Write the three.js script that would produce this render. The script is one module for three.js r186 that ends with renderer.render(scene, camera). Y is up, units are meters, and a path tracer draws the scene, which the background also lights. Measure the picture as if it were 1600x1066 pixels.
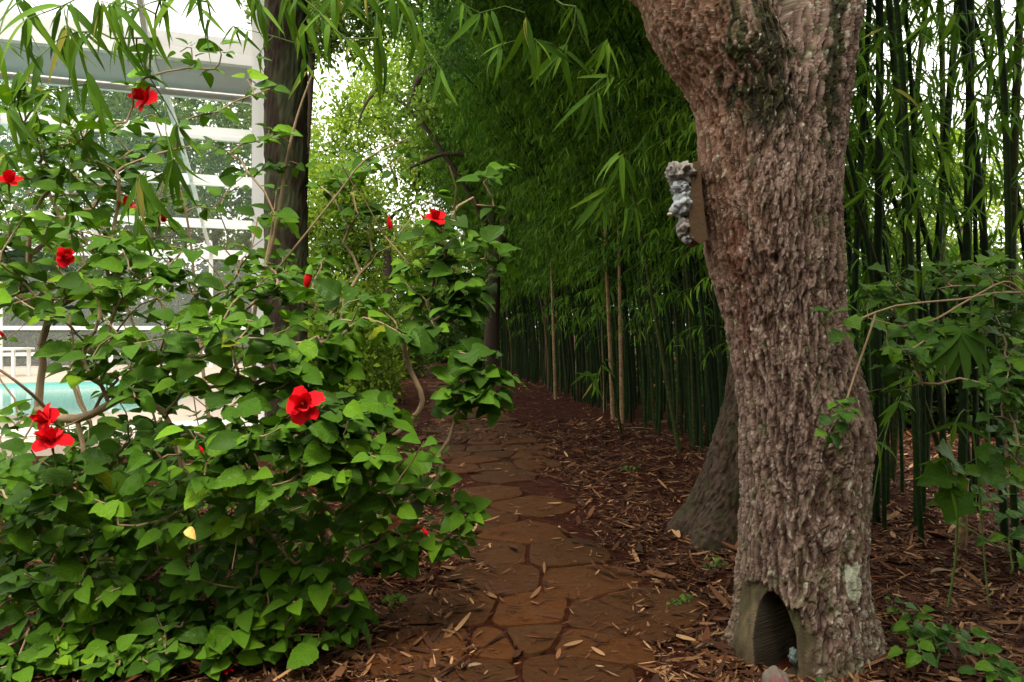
import * as THREE from 'three';
import { mergeVertices } from 'three/addons/utils/BufferGeometryUtils.js';
import { createNoise2D, createNoise3D } from 'simplex-noise';

// ---------------------------------------------------------------- camera, sky, sun, exposure
const scene = new THREE.Scene();
const FOC = 1143, HZ = 510, EYE = 1.45;                 // focal length and horizon row on the 1600 x 1066 frame, eye height
const camera = new THREE.PerspectiveCamera(2 * Math.atan(533 / FOC) * 180 / Math.PI, 1600 / 1066, 0.05, 900);
camera.position.set(0, EYE, 0);
camera.lookAt(0, EYE, -10);
camera.setViewOffset(1600, 1066, 0, 533 - HZ, 1600, 1066);
const renderer = new THREE.WebGLRenderer({ antialias: true });
renderer.toneMapping = THREE.LinearToneMapping;
renderer.toneMappingExposure = 4.1;
renderer.shadowMap.enabled = true;
{
  const w = 128, h = 64, data = new Float32Array(w * h * 4);   // soft overcast, brighter overhead
  for (let j = 0; j < h; j++) for (let i = 0; i < w; i++) {
    const el = ((j + 0.5) / h - 0.5) * Math.PI, s = Math.max(0, Math.sin(el));
    const L = 0.78 * (1 + 1.1 * s) / 1.3, k = (j * w + i) * 4;
    data[k] = L * 1.02; data[k + 1] = L; data[k + 2] = L * 0.92; data[k + 3] = 1;
  }
  const sky = new THREE.DataTexture(data, w, h, THREE.RGBAFormat, THREE.FloatType);
  sky.mapping = THREE.EquirectangularReflectionMapping; sky.magFilter = THREE.LinearFilter; sky.needsUpdate = true;
  scene.background = sky; scene.environment = sky;
}
const sun = new THREE.DirectionalLight(0xfff3df, 1.1);
sun.position.set(2, 16, 6); sun.target.position.set(0, 0, -3);
sun.castShadow = true; sun.shadow.radius = 26; sun.shadow.mapSize.set(2048, 2048);
Object.assign(sun.shadow.camera, { left: -20, right: 20, top: 20, bottom: -20, near: 0.5, far: 60 });
scene.add(sun, sun.target);

// ---------------------------------------------------------------- helpers
function mulberry(a) { return () => { a |= 0; a = a + 0x6D2B79F5 | 0; let t = Math.imul(a ^ a >>> 15, 1 | a); t = t + Math.imul(t ^ t >>> 7, 61 | t) ^ t; return ((t ^ t >>> 14) >>> 0) / 4294967296; }; }
let rnd = mulberry(7);
const seed = n => { rnd = mulberry(n); };
const rr = (a, b) => a + (b - a) * rnd();
const gauss = () => (rnd() + rnd() + rnd() - 1.5) / 0.75;
const n3 = createNoise3D(mulberry(11)), n2 = createNoise2D(mulberry(12));
const V = (x, y, z) => new THREE.Vector3(x, y, z);
const at = (px, py, d) => V((px - 800) / FOC * d, EYE + (HZ - py) / FOC * d, -d);     // a spot of the place, from its bearing and its distance
const onGround = (px, py) => at(px, py, EYE * FOC / (py - HZ));
const lerp = (a, b, t) => a + (b - a) * t;
const clamp01 = x => x < 0 ? 0 : x > 1 ? 1 : x;
const sstep = (a, b, x) => { const t = clamp01((x - a) / (b - a)); return t * t * (3 - 2 * t); };
const table = (tab, x) => { if (x <= tab[0][0]) return tab[0].slice(1); for (let i = 1; i < tab.length; i++) if (x <= tab[i][0]) { const t = (x - tab[i - 1][0]) / (tab[i][0] - tab[i - 1][0]); return tab[i].slice(1).map((v, k) => lerp(tab[i - 1][k + 1], v, t)); } return tab[tab.length - 1].slice(1); };
const rgb = (r, g, b) => new THREE.Color().setRGB(r, g, b);
const taken = {};
const numbered = n => { const k = taken[n] = (taken[n] ?? -1) + 1; return k ? `${n}_${String(k).padStart(3, '0')}` : n; };
function shade(o) { o.castShadow = o.receiveShadow = true; return o; }
function thing(name, label, category, pos = V(0, 0, 0), group) {
  const o = new THREE.Group(); o.name = numbered(name); o.position.copy(pos); o.userData = { label, category };
  if (group) o.userData.group = group;
  scene.add(o); return o;
}
function part(parent, name, geo, mat, kind) {
  const m = shade(new THREE.Mesh(geo, mat)); m.name = name; if (kind) m.userData.kind = kind;
  parent.add(m); return m;
}
function single(name, label, category, geo, mat, pos, group) {
  const m = shade(new THREE.Mesh(geo, mat)); m.name = numbered(name); m.userData = { label, category };
  if (group) m.userData.group = group; if (pos) m.position.copy(pos);
  scene.add(m); return m;
}
function struct(name, geo, mat) { const m = shade(new THREE.Mesh(geo, mat)); m.name = numbered(name); m.userData = { kind: 'structure' }; scene.add(m); return m; }

class MB {                                              // collects triangles
  constructor() { this.p = []; this.i = []; this.uv = []; this.c = []; this.g = []; }
  v(x, y, z, u = 0, w = 0, c) { this.p.push(x, y, z); this.uv.push(u, w); if (c) this.c.push(c.r, c.g, c.b); return this.p.length / 3 - 1; }
  t(a, b, c) { this.i.push(a, b, c); }
  tube(pts, rad, sides = 6, capStart = false, col) {
    const n = pts.length; if (n < 2) return;
    let T = V(0, 0, 0).subVectors(pts[1], pts[0]).normalize(), N = Math.abs(T.y) < 0.9 ? V(0, 1, 0) : V(1, 0, 0);
    N.addScaledVector(T, -N.dot(T)).normalize();
    const B = V(0, 0, 0); let prev = null, len = 0;
    const start = this.p.length / 3;
    for (let k = 0; k < n; k++) {
      T.subVectors(pts[Math.min(k + 1, n - 1)], pts[Math.max(k - 1, 0)]).normalize();
      N.addScaledVector(T, -N.dot(T)); if (N.lengthSq() < 1e-8) N.set(T.y, T.z, T.x).addScaledVector(T, -(T.y * T.x + T.z * T.y + T.x * T.z)); N.normalize(); B.crossVectors(T, N);
      if (k) len += pts[k].distanceTo(pts[k - 1]);
      const r = Array.isArray(rad) ? rad[k] : rad(k / (n - 1));
      const ring = [];
      for (let s = 0; s <= sides; s++) {
        const a = s / sides * Math.PI * 2, x = Math.cos(a) * r, y = Math.sin(a) * r;
        ring.push(this.v(pts[k].x + N.x * x + B.x * y, pts[k].y + N.y * x + B.y * y, pts[k].z + N.z * x + B.z * y, s / sides * Math.max(0.02, r * 6.28), len, col));
      }
      if (prev) for (let s = 0; s < sides; s++) { this.t(prev[s], prev[s + 1], ring[s]); this.t(prev[s + 1], ring[s + 1], ring[s]); }
      prev = ring;
    }
    const e = this.v(pts[n - 1].x, pts[n - 1].y, pts[n - 1].z, 0, len, col); for (let s = 0; s < sides; s++) this.t(prev[s], prev[s + 1], e);
    if (capStart) { const a = this.v(pts[0].x, pts[0].y, pts[0].z, 0, 0, col); for (let s = 0; s < sides; s++) this.t(start + s + 1, start + s, a); }
  }
  box(cx, cy, cz, sx, sy, sz, frame) {                  // frame: optional function mapping local to world
    const P = [];
    for (const [x, y, z] of [[-1, -1, -1], [1, -1, -1], [1, 1, -1], [-1, 1, -1], [-1, -1, 1], [1, -1, 1], [1, 1, 1], [-1, 1, 1]]) { let q = V(cx + x * sx / 2, cy + y * sy / 2, cz + z * sz / 2); P.push(frame ? frame(q) : q); }
    for (const f of [[1, 0, 3, 2], [4, 5, 6, 7], [0, 4, 7, 3], [5, 1, 2, 6], [3, 7, 6, 2], [0, 1, 5, 4]]) { const k = f.map((j, m) => this.v(P[j].x, P[j].y, P[j].z, m === 1 || m === 2 ? 1 : 0, m > 1 ? 1 : 0)); this.t(k[0], k[1], k[2]); this.t(k[0], k[2], k[3]); }
  }
  mesh(geo, mat4) {                                     // appends another geometry, transformed
    const b = this.p.length / 3, P = geo.attributes.position, U = geo.attributes.uv, q = V(0, 0, 0);
    for (let k = 0; k < P.count; k++) { q.fromBufferAttribute(P, k).applyMatrix4(mat4); this.p.push(q.x, q.y, q.z); this.uv.push(U ? U.getX(k) : 0, U ? U.getY(k) : 0); }
    const I = geo.index; if (I) for (let k = 0; k < I.count; k++) this.i.push(b + I.getX(k)); else for (let k = 0; k < P.count; k++) this.i.push(b + k);
  }
  mark(m) { const from = this.g.length ? this.g[this.g.length - 1][0] + this.g[this.g.length - 1][1] : 0; this.g.push([from, this.i.length - from, m]); }
  geo() {
    const g = new THREE.BufferGeometry();
    g.setAttribute('position', new THREE.Float32BufferAttribute(this.p, 3));
    g.setAttribute('uv', new THREE.Float32BufferAttribute(this.uv, 2));
    if (this.c.length === this.p.length) g.setAttribute('color', new THREE.Float32BufferAttribute(this.c, 3));
    g.setIndex(this.p.length / 3 > 65535 ? new THREE.Uint32BufferAttribute(this.i, 1) : new THREE.Uint16BufferAttribute(this.i, 1));
    for (const [a, b, m] of this.g) g.addGroup(a, b, m);
    g.computeVertexNormals(); return g;
  }
}
function frameOf(pos, dir, up, s) {                     // matrix: +z along dir, +y near up
  const z = dir.clone().normalize(), x = V(0, 0, 0).crossVectors(up, z); if (x.lengthSq() < 1e-6) x.set(1, 0, 0); x.normalize();
  const y = V(0, 0, 0).crossVectors(z, x);
  return new THREE.Matrix4().makeBasis(x.multiplyScalar(s), y.multiplyScalar(s), z.multiplyScalar(s)).setPosition(pos);
}
const place = (o, m) => { m.decompose(o.position, o.quaternion, o.scale); return o; };
function bez(a, b, c, n) { const out = []; for (let k = 0; k <= n; k++) { const t = k / n, u = 1 - t; out.push(V(u * u * a.x + 2 * u * t * b.x + t * t * c.x, u * u * a.y + 2 * u * t * b.y + t * t * c.y, u * u * a.z + 2 * u * t * b.z + t * t * c.z)); } return out; }
const smooth = (pts, n) => new THREE.CatmullRomCurve3(pts).getPoints(n);

// ---------------------------------------------------------------- textures (grain only)
function noiseTex(size, fn, srgb, rep = 1) {
  const d = new Uint8Array(size * size * 4);
  for (let j = 0; j < size; j++) for (let i = 0; i < size; i++) { const c = fn(i / size, j / size), k = (j * size + i) * 4; for (let q = 0; q < 3; q++) d[k + q] = Math.max(0, Math.min(255, Math.round(c[q] * 255))); d[k + 3] = 255; }
  const t = new THREE.DataTexture(d, size, size); t.wrapS = t.wrapT = THREE.RepeatWrapping; t.magFilter = THREE.LinearFilter; t.minFilter = THREE.LinearMipmapLinearFilter; t.generateMipmaps = true;
  if (srgb) t.colorSpace = THREE.SRGBColorSpace; t.repeat.set(rep, rep); t.needsUpdate = true; return t;
}
const tile = (u, v, f, s = 0) => {                      // noise that tiles
  const a = u * 6.28318, b = v * 6.28318, R = f / 6.28318;
  return n3(Math.cos(a) * R + s, Math.sin(a) * R + Math.cos(b) * R * 1.7, Math.sin(b) * R * 1.7 + s * 3.1);
};
const barkBump = noiseTex(256, (u, v) => { const a = 0.5 + 0.28 * tile(u, v, 26) + 0.22 * tile(u, v, 60, 5); return [a, a, a]; });
const mulchTex = noiseTex(512, (u, v) => {
  const a = tile(u, v, 8), b = tile(u, v, 40, 3), c = tile(u, v, 90, 8), k = 0.5 + 0.2 * a + 0.25 * b + 0.22 * c;
  return [0.19 + 0.26 * k, 0.10 + 0.15 * k, 0.06 + 0.085 * k];
}, true);
const mulchBump = noiseTex(512, (u, v) => { const k = 0.5 + 0.25 * tile(u, v, 40, 3) + 0.25 * tile(u, v, 90, 8); return [k, k, k]; });
const stoneTex = noiseTex(512, (u, v) => {
  const a = tile(u, v, 5, 1), b = tile(u, v, 16, 4), c = tile(u, v, 70, 9), k = 0.5 + 0.16 * b + 0.14 * c, w = 0.5 + 0.5 * a;
  const pit = b + c * 0.6 > 0.85 ? 0.72 : 1;
  return [(0.33 + 0.27 * k) * pit, (lerp(0.205, 0.235, w) + 0.2 * k) * pit, (lerp(0.11, 0.17, w) + 0.13 * k) * pit];
}, true);
const stoneBump = noiseTex(512, (u, v) => { const k = 0.5 + 0.25 * tile(u, v, 16, 4) + 0.2 * tile(u, v, 70, 9); return [k, k, k]; });
const caneTex = noiseTex(256, (u, v) => { const k = 0.78 + 0.14 * tile(u, v, 14, 2) + 0.12 * tile(u * 4 % 1, v, 30, 6); return [k, k, k]; }, true);
const veinBump = noiseTex(256, (u, v) => {              // veins of a leaf: uv across x along
  const x = Math.abs(u - 0.5) * 2, mid = Math.exp(-x * x * 260), s = (v * 6 - x * 2.1) % 1, side = Math.exp(-Math.pow(Math.min((s + 1) % 1, 1 - (s + 1) % 1) * 9, 2));
  const k = 0.62 - 0.5 * Math.max(mid, side * 0.7 * (1 - x * 0.4)) + 0.06 * tile(u, v, 24); return [k, k, k];
});
const leafTex = noiseTex(256, (u, v) => {
  const x = Math.abs(u - 0.5) * 2, mid = Math.exp(-x * x * 420), s = (v * 6 - x * 2.1) % 1, q = (s + 1) % 1, side = Math.exp(-Math.pow(Math.min(q, 1 - q) * 12, 2)) * (1 - x * 0.5);
  const k = 0.86 + 0.07 * tile(u, v, 9, 4) + 0.05 * tile(u, v, 34, 2), w = Math.max(mid * 0.8, side * 0.4); return [lerp(k, 1, w), lerp(k, 1, w * 0.6), lerp(k * 0.9, 1, w)];
}, true);
leafTex.wrapS = leafTex.wrapT = veinBump.wrapS = veinBump.wrapT = THREE.ClampToEdgeWrapping;

// ---------------------------------------------------------------- materials
const leafMat = (r, g, b, o = {}) => new THREE.MeshPhysicalMaterial({ color: rgb(r, g, b), roughness: 0.92, transmission: 0.34, thickness: 0, side: THREE.DoubleSide, clearcoat: 0.1, clearcoatRoughness: 0.4, specularIntensity: 0.18, ...o });
const std = (r, g, b, o = {}) => new THREE.MeshPhysicalMaterial({ color: rgb(r, g, b), roughness: 0.85, specularIntensity: 0.22, ...o });
const M = {
  hibiscus: [[0.068, 0.18, 0.008], [0.10, 0.24, 0.009], [0.15, 0.33, 0.011], [0.22, 0.42, 0.014], [0.045, 0.12, 0.008], [0.34, 0.42, 0.018]].map(c => leafMat(...c, { map: leafTex, bumpMap: veinBump, bumpScale: 0.003, clearcoat: 0.12, clearcoatRoughness: 0.34 })),
  hibiscusMass: leafMat(1, 1, 1, { map: leafTex, clearcoat: 0.12 }),
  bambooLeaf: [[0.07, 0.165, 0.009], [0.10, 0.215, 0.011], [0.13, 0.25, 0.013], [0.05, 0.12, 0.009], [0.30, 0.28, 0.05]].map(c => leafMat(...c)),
  treeLeaf: leafMat(1, 1, 1, { transmission: 0.48 }),
  vineLeaf: [[0.045, 0.13, 0.01], [0.07, 0.18, 0.012], [0.12, 0.27, 0.012]].map(c => leafMat(...c, { map: leafTex, bumpMap: veinBump, bumpScale: 0.003, clearcoat: 0.25 })),
  palmLeaf: leafMat(0.035, 0.07, 0.025), fanLeaf: leafMat(0.09, 0.2, 0.025),
  twig: std(0.30, 0.215, 0.13, { bumpMap: barkBump, bumpScale: 0.002 }),
  twigGreen: std(0.10, 0.16, 0.04),
  bark: new THREE.MeshPhysicalMaterial({ vertexColors: true, roughness: 0.88, specularIntensity: 0.3, bumpMap: barkBump, bumpScale: 0.0035 }),
  darkBark: std(0.045, 0.033, 0.024, { roughness: 0.95, bumpMap: barkBump, bumpScale: 0.01 }),
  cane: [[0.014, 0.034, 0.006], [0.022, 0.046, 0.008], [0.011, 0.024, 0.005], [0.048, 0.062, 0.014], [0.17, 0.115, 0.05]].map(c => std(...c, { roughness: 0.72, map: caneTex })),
  deadCane: std(0.34, 0.22, 0.11, { roughness: 0.7, map: caneTex }),
  sheath: std(0.36, 0.26, 0.16, { side: THREE.DoubleSide, map: caneTex }),
  soil: std(0.36, 0.25, 0.19, { map: mulchTex, bumpMap: mulchBump, bumpScale: 0.012, roughness: 0.95 }),
  stone: [[0.33, 0.27, 0.18], [0.28, 0.25, 0.19], [0.37, 0.29, 0.18], [0.25, 0.215, 0.165]].map(c => std(...c, { map: stoneTex, bumpMap: stoneBump, bumpScale: 0.006, roughness: 0.72 })),
  litter: new THREE.MeshPhysicalMaterial({ color: 0xffffff, roughness: 0.8, specularIntensity: 0.3, side: THREE.DoubleSide }),
  petal: new THREE.MeshPhysicalMaterial({ color: rgb(0.66, 0.006, 0.014), roughness: 0.8, specularIntensity: 0.15, transmission: 0.25, thickness: 0, side: THREE.DoubleSide }),
  pollen: std(0.8, 0.5, 0.08), budGreen: std(0.12, 0.24, 0.04),
  white: std(0.8, 0.8, 0.79, { roughness: 0.45 }), alu: std(0.42, 0.43, 0.45, { roughness: 0.4, metalness: 0.2 }), dark: std(0.03, 0.03, 0.03, { roughness: 0.6 }),
  screen: std(0.26, 0.27, 0.27, { transparent: true, opacity: 0.45, side: THREE.DoubleSide, roughness: 0.9 }),
  deck: std(0.46, 0.38, 0.32, { bumpMap: stoneBump, bumpScale: 0.002 }), tile: std(0.25, 0.5, 0.48, { roughness: 0.3 }),
  water: new THREE.MeshPhysicalMaterial({ color: rgb(0.2, 0.58, 0.52), roughness: 0.08 }),
};
console.log('materials');

// ---------------------------------------------------------------- ground
const pathMid = d => table([[0, 0.16], [3.4, 0.16], [4.3, 0.2], [5.7, 0.05], [8.7, -0.3], [13, -0.75], [18, -1.3], [30, -2.6]], d)[0];
const pathHalf = d => table([[0, 0.52], [4.5, 0.5], [7, 0.5], [30, 0.5]], d)[0];
const groundY = (x, d) => {
  const fade = 1 - sstep(20, 40, d), off = Math.abs(x - pathMid(d)) - pathHalf(d);
  return (0.028 * n2(x * 0.9, d * 0.9) + 0.016 * n2(x * 3.1, d * 3.1 + 9) + 0.007 * n2(x * 11, d * 11)) * fade * sstep(-0.1, 0.5, off) - 0.008;
};
{
  const xs = [], zs = [];
  for (let x = -5; x <= 5.001; x += 0.06) xs.push(x);
  for (let k = 1, x = 5; x < 400; k++) { x *= 1.16; xs.push(x); xs.unshift(-x); }
  for (let d = 0.5; d < 24; d += 0.07) zs.push(d);
  for (let d = 24; d < 500; d *= 1.15) zs.push(d);
  for (let d = 0.5, s = 0.4; d > -120; s *= 1.3) { d -= s; zs.unshift(d); }
  const b = new MB();
  for (const d of zs) for (const x of xs) b.v(x, groundY(x, d), -d, x / 1.9, d / 1.9);
  const w = xs.length;
  for (let j = 0; j < zs.length - 1; j++) for (let i = 0; i < w - 1; i++) { const a = j * w + i; b.t(a, a + 1, a + w); b.t(a + 1, a + w + 1, a + w); }
  struct('ground', b.geo(), M.soil);
}
console.log('ground');

// ---------------------------------------------------------------- flagstone path
{
  seed(21);
  const seeds = [[915, 912], [951, 970], [821, 963], [777, 867], [872, 868], [723, 957], [777, 908], [701, 1017], [763, 1017], [836, 1008], [900, 1017], [880, 1053], [741, 1057], [814, 838], [748, 816], [832, 794], [763, 774], [792, 747], [741, 722], [1000, 950]].map(([x, y]) => { const p = onGround(x, y); return [p.x, -p.z]; });
  for (let d = 1.6; d < 2.75; d += 0.42) for (let k = -1; k <= 1; k++) seeds.push([pathMid(d) + k * 0.42 + rr(-0.08, 0.08), d + rr(-0.1, 0.1)]);
  for (let d = 7.6; d < 19; d += 0.5) for (let k = -1; k <= 1; k++) seeds.push([pathMid(d) + k * 0.4 + rr(-0.12, 0.12), d + rr(-0.16, 0.16)]);
  const path = new THREE.Group(); path.name = 'path'; path.userData = { kind: 'structure' }; scene.add(path);
  const bed = new MB();
  for (let k = 0; k <= 60; k++) { const d = 1.2 + k * 0.32, m = pathMid(d); for (const s of [-1, 1]) bed.v(m + s * 0.62, 0.008, -d, (m + s * 0.62) / 1.9, d / 1.9); if (k) { const a = 2 * k - 2; bed.t(a, a + 1, a + 2); bed.t(a + 1, a + 3, a + 2); } }
  part(path, 'path_bed', bed.geo(), M.soil);
  seeds.forEach(([sx, sd], q) => {
    let poly = []; const R0 = sd > 7 ? 0.36 : 0.4;
    for (let k = 0; k < 18; k++) { const a = k / 18 * 6.2832, r = R0 * (0.82 + 0.2 * n2(Math.cos(a) * 1.2 + q * 7, Math.sin(a) * 1.2)); poly.push([sx + Math.cos(a) * r * 1.05, sd + Math.sin(a) * r]); }
    const clip = (nx, nd, c) => { const out = []; for (let k = 0; k < poly.length; k++) { const A = poly[k], B = poly[(k + 1) % poly.length], a = A[0] * nx + A[1] * nd - c, b = B[0] * nx + B[1] * nd - c; if (a <= 0) out.push(A); if (a * b < 0) { const t = a / (a - b); out.push([lerp(A[0], B[0], t), lerp(A[1], B[1], t)]); } } poly = out; };
    for (const [ox, od] of seeds) { const nx = ox - sx, nd = od - sd, l = Math.hypot(nx, nd); if (l < 0.001 || l > 1.2) continue; clip(nx / l, nd / l, ((sx + ox) / 2 * nx + (sd + od) / 2 * nd) / l - 0.006); }
    if (poly.length < 3) return;
    let pts = [];                                       // resample the outline and roughen it
    for (let k = 0; k < poly.length; k++) { const A = poly[k], B = poly[(k + 1) % poly.length], l = Math.hypot(B[0] - A[0], B[1] - A[1]), n = Math.max(1, Math.round(l / 0.05)); for (let m = 0; m < n; m++) pts.push([lerp(A[0], B[0], m / n), lerp(A[1], B[1], m / n)]); }
    for (let it = 0; it < 2; it++) pts = pts.map((p, k) => { const a = pts[(k + pts.length - 1) % pts.length], b = pts[(k + 1) % pts.length]; return [p[0] * 0.5 + (a[0] + b[0]) * 0.25, p[1] * 0.5 + (a[1] + b[1]) * 0.25]; });
    let cx = 0, cd = 0; for (const p of pts) { cx += p[0] / pts.length; cd += p[1] / pts.length; }
    pts = pts.map(([x, d]) => { const k = 1 - 0.05 * Math.abs(n2(x * 14, d * 14)) ; return [cx + (x - cx) * k, cd + (d - cd) * k]; });
    const b = new MB(), top = 0.016 + 0.012 * rnd(), tx = rr(-0.02, 0.02), td = rr(-0.02, 0.02);
    const H = (x, d) => top + (x - cx) * tx + (d - cd) * td + 0.003 * n2(x * 9, d * 9);
    const ring = (f, dy, abs) => pts.map(([x, d]) => { const X = cx + (x - cx) * f, D = cd + (d - cd) * f; return b.v(X - cx, abs ? dy : H(X, D) + dy, -(D - cd), X / 1.1 + q * 0.37, D / 1.1); });
    const rings = [ring(1, -0.02, true), ring(1, -0.006), ring(0.975, 0), ring(0.7, 0.001), ring(0.35, 0.0015)];
    const n = pts.length;
    for (let r = 0; r < rings.length - 1; r++) for (let k = 0; k < n; k++) { const a = rings[r][k], a2 = rings[r][(k + 1) % n], c = rings[r + 1][k], c2 = rings[r + 1][(k + 1) % n]; b.t(a, a2, c); b.t(a2, c2, c); }
    const mid = b.v(0, H(cx, cd) + 0.0015, 0, cx / 1.1 + q * 0.37, cd / 1.1), L = rings[4]; for (let k = 0; k < n; k++) b.t(L[k], L[(k + 1) % n], mid);
    const m = part(path, 'flagstone', b.geo(), M.stone[(q * 7 + (q >> 2)) % 4]); m.position.set(cx, 0, -cd);
  });
}
console.log('path');

// ---------------------------------------------------------------- leaf shapes (+z along the midrib, +y the upper face)
function leafGeo(n, width, fold, droop, teeth = 0, wide = 2, base = 0.1) {   // width(t) half width
  const b = new MB(), rows = [];
  for (let k = 0; k <= n; k++) {
    const t = k / n, w = width(t) * (1 + (teeth && k % 2 ? teeth : 0)), row = [];
    const y0 = -droop * t * t, z0 = t - droop * 0.35 * t * t;
    for (let s = -wide; s <= wide; s++) { const u = s / wide; row.push(b.v(u * w, y0 + fold * Math.abs(u) * w + 0.025 * Math.sin(t * 19 + u * 2) * Math.abs(u) * (wide > 1 ? 1 : 0), z0, 0.5 + u * 0.5, t)); }
    rows.push(row);
  }
  for (let k = 0; k < n; k++) for (let s = 0; s < wide * 2; s++) { b.t(rows[k][s], rows[k + 1][s], rows[k][s + 1]); b.t(rows[k + 1][s], rows[k + 1][s + 1], rows[k][s + 1]); }
  return b.geo();
}
const ovate = t => Math.max(0.002, 0.36 * Math.pow(Math.sin(Math.PI * Math.pow(clamp01(t), 0.62)), 0.8) * (1 - 0.12 * t));
const lance = t => Math.max(0.001, 0.052 * Math.pow(Math.sin(Math.PI * Math.pow(clamp01(t), 0.55)), 0.75));
const lobed = t => Math.max(0.004, 0.46 * Math.pow(Math.sin(Math.PI * Math.pow(clamp01(t), 0.5)), 0.7) * (1 + 0.22 * Math.cos(t * 12)));
const G = {
  hib: [leafGeo(18, ovate, 0.25, 0.12, 0.1), leafGeo(18, t => ovate(t) * 0.86, 0.45, 0.34, 0.1), leafGeo(18, t => ovate(t) * 1.1, -0.15, 0.22, 0.11), leafGeo(18, t => ovate(t) * 0.95, 0.6, 0.1, 0.1)],
  hibLow: leafGeo(7, ovate, 0.3, 0.2, 0.06, 1),
  bam: [leafGeo(8, lance, 0.25, 0.12, 0, 1), leafGeo(8, t => lance(t) * 1.15, 0.3, 0.4, 0, 1), leafGeo(8, t => lance(t) * 0.9, 0.2, 0.25, 0, 1)],
  bamLow: leafGeo(4, t => lance(t) * 1.25, 0.2, 0.25, 0, 1),
  vine: [leafGeo(12, lobed, 0.2, 0.18, 0.08), leafGeo(12, t => lobed(t) * 0.8, 0.35, 0.3, 0.08)],
};

// ---------------------------------------------------------------- branching
function grow(stems, targets, o = {}) {                 // joins every target to the nearest stem; returns nodes and the chains they lie on
  const nodes = [], chains = [];
  const add = (p, parent) => { const n = { p, parent, len: parent ? parent.len + p.distanceTo(parent.p) : 0, w: 0 }; nodes.push(n); return n; };
  for (const s of stems) { let prev = null; const ch = []; for (const p of s) { if (!prev && nodes.length) { let best = null, bd = 0.03; for (const m of nodes) { const d = m.p.distanceTo(p); if (d < bd) { bd = d; best = m; } } if (best) { prev = best; ch.push(best); continue; } } prev = add(p, prev); ch.push(prev); } chains.push(ch); }
  const root = stems[0][0];
  const ends = [], wl = o.path ?? 0.3, wig = o.wiggle ?? 0.06, sag = o.sag ?? 0.12;
  const order = targets.map((t, k) => [t.distanceTo(root), k]).sort((a, b) => a[0] - b[0]);
  for (const [, k] of order) {
    const t = targets[k]; let best = null, bc = 1e9;
    for (const m of nodes) { const dx = m.p.x - t.x, dy = m.p.y - t.y, dz = m.p.z - t.z, c = Math.sqrt(dx * dx + dy * dy + dz * dz) + wl * m.len + (o.up && m.p.y > t.y ? (m.p.y - t.y) * o.up : 0); if (c < bc) { bc = c; best = m; } }
    const L = best.p.distanceTo(t), n = Math.max(2, Math.min(9, Math.round(L / (o.step ?? 0.12))));
    const dir = best.parent ? V(0, 0, 0).subVectors(best.p, best.parent.p).normalize() : V(0, 1, 0);
    const c = best.p.clone().addScaledVector(dir, L * 0.3).lerp(V((best.p.x + t.x) / 2, (best.p.y + t.y) / 2 + L * sag, (best.p.z + t.z) / 2), 0.65);
    const cv = bez(best.p, c, t, n); let prev = best; const ch = [best];
    for (let j = 1; j <= n; j++) { if (j < n) cv[j].add(V(gauss(), gauss(), gauss()).multiplyScalar(L * wig / n * 2)); prev = add(cv[j], prev); ch.push(prev); }
    chains.push(ch); ends[k] = prev;
  }
  for (const e of ends) if (e) for (let m = e; m; m = m.parent) m.w++;
  const r0 = o.tip ?? 0.0016, ex = o.power ?? 0.44, rm = o.max ?? 0.03;
  for (const n of nodes) n.r = Math.min(rm, r0 * Math.pow(Math.max(1, n.w), ex));
  return { nodes, chains, ends };
}
function tubes(b, tree, sides = 5, min = 0) {
  for (const ch of tree.chains) { if (ch.length < 2 || ch[ch.length - 1].r < min && ch[1].r < min) continue; const r = ch.map(n => n.r); r[0] = Math.min(r[0], r[1] * 1.15); b.tube(ch.map(n => n.p), r, r[1] > 0.012 ? sides + 3 : sides); }
}

// ---------------------------------------------------------------- bark on a trunk
function worley(x, y, z, out) {
  const xi = Math.floor(x), yi = Math.floor(y), zi = Math.floor(z); let f1 = 9, f2 = 9, id = 0;
  for (let i = -1; i < 2; i++) for (let j = -1; j < 2; j++) for (let k = -1; k < 2; k++) {
    const X = xi + i, Y = yi + j, Z = zi + k; let h = Math.imul(X, 374761393) ^ Math.imul(Y, 668265263) ^ Math.imul(Z, 2147483647 - 1274126177); h = Math.imul(h ^ h >>> 13, 1274126177); h ^= h >>> 16;
    const dx = X + (h & 1023) / 1023 - x, dy = Y + (h >>> 10 & 1023) / 1023 - y, dz = Z + (h >>> 20 & 1023) / 1023 - z, d = dx * dx + dy * dy + dz * dz;
    if (d < f1) { f2 = f1; f1 = d; id = h; } else if (d < f2) f2 = d;
  }
  out[0] = Math.sqrt(f1); out[1] = Math.sqrt(f2); out[2] = (id >>> 3 & 255) / 255;
}
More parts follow.
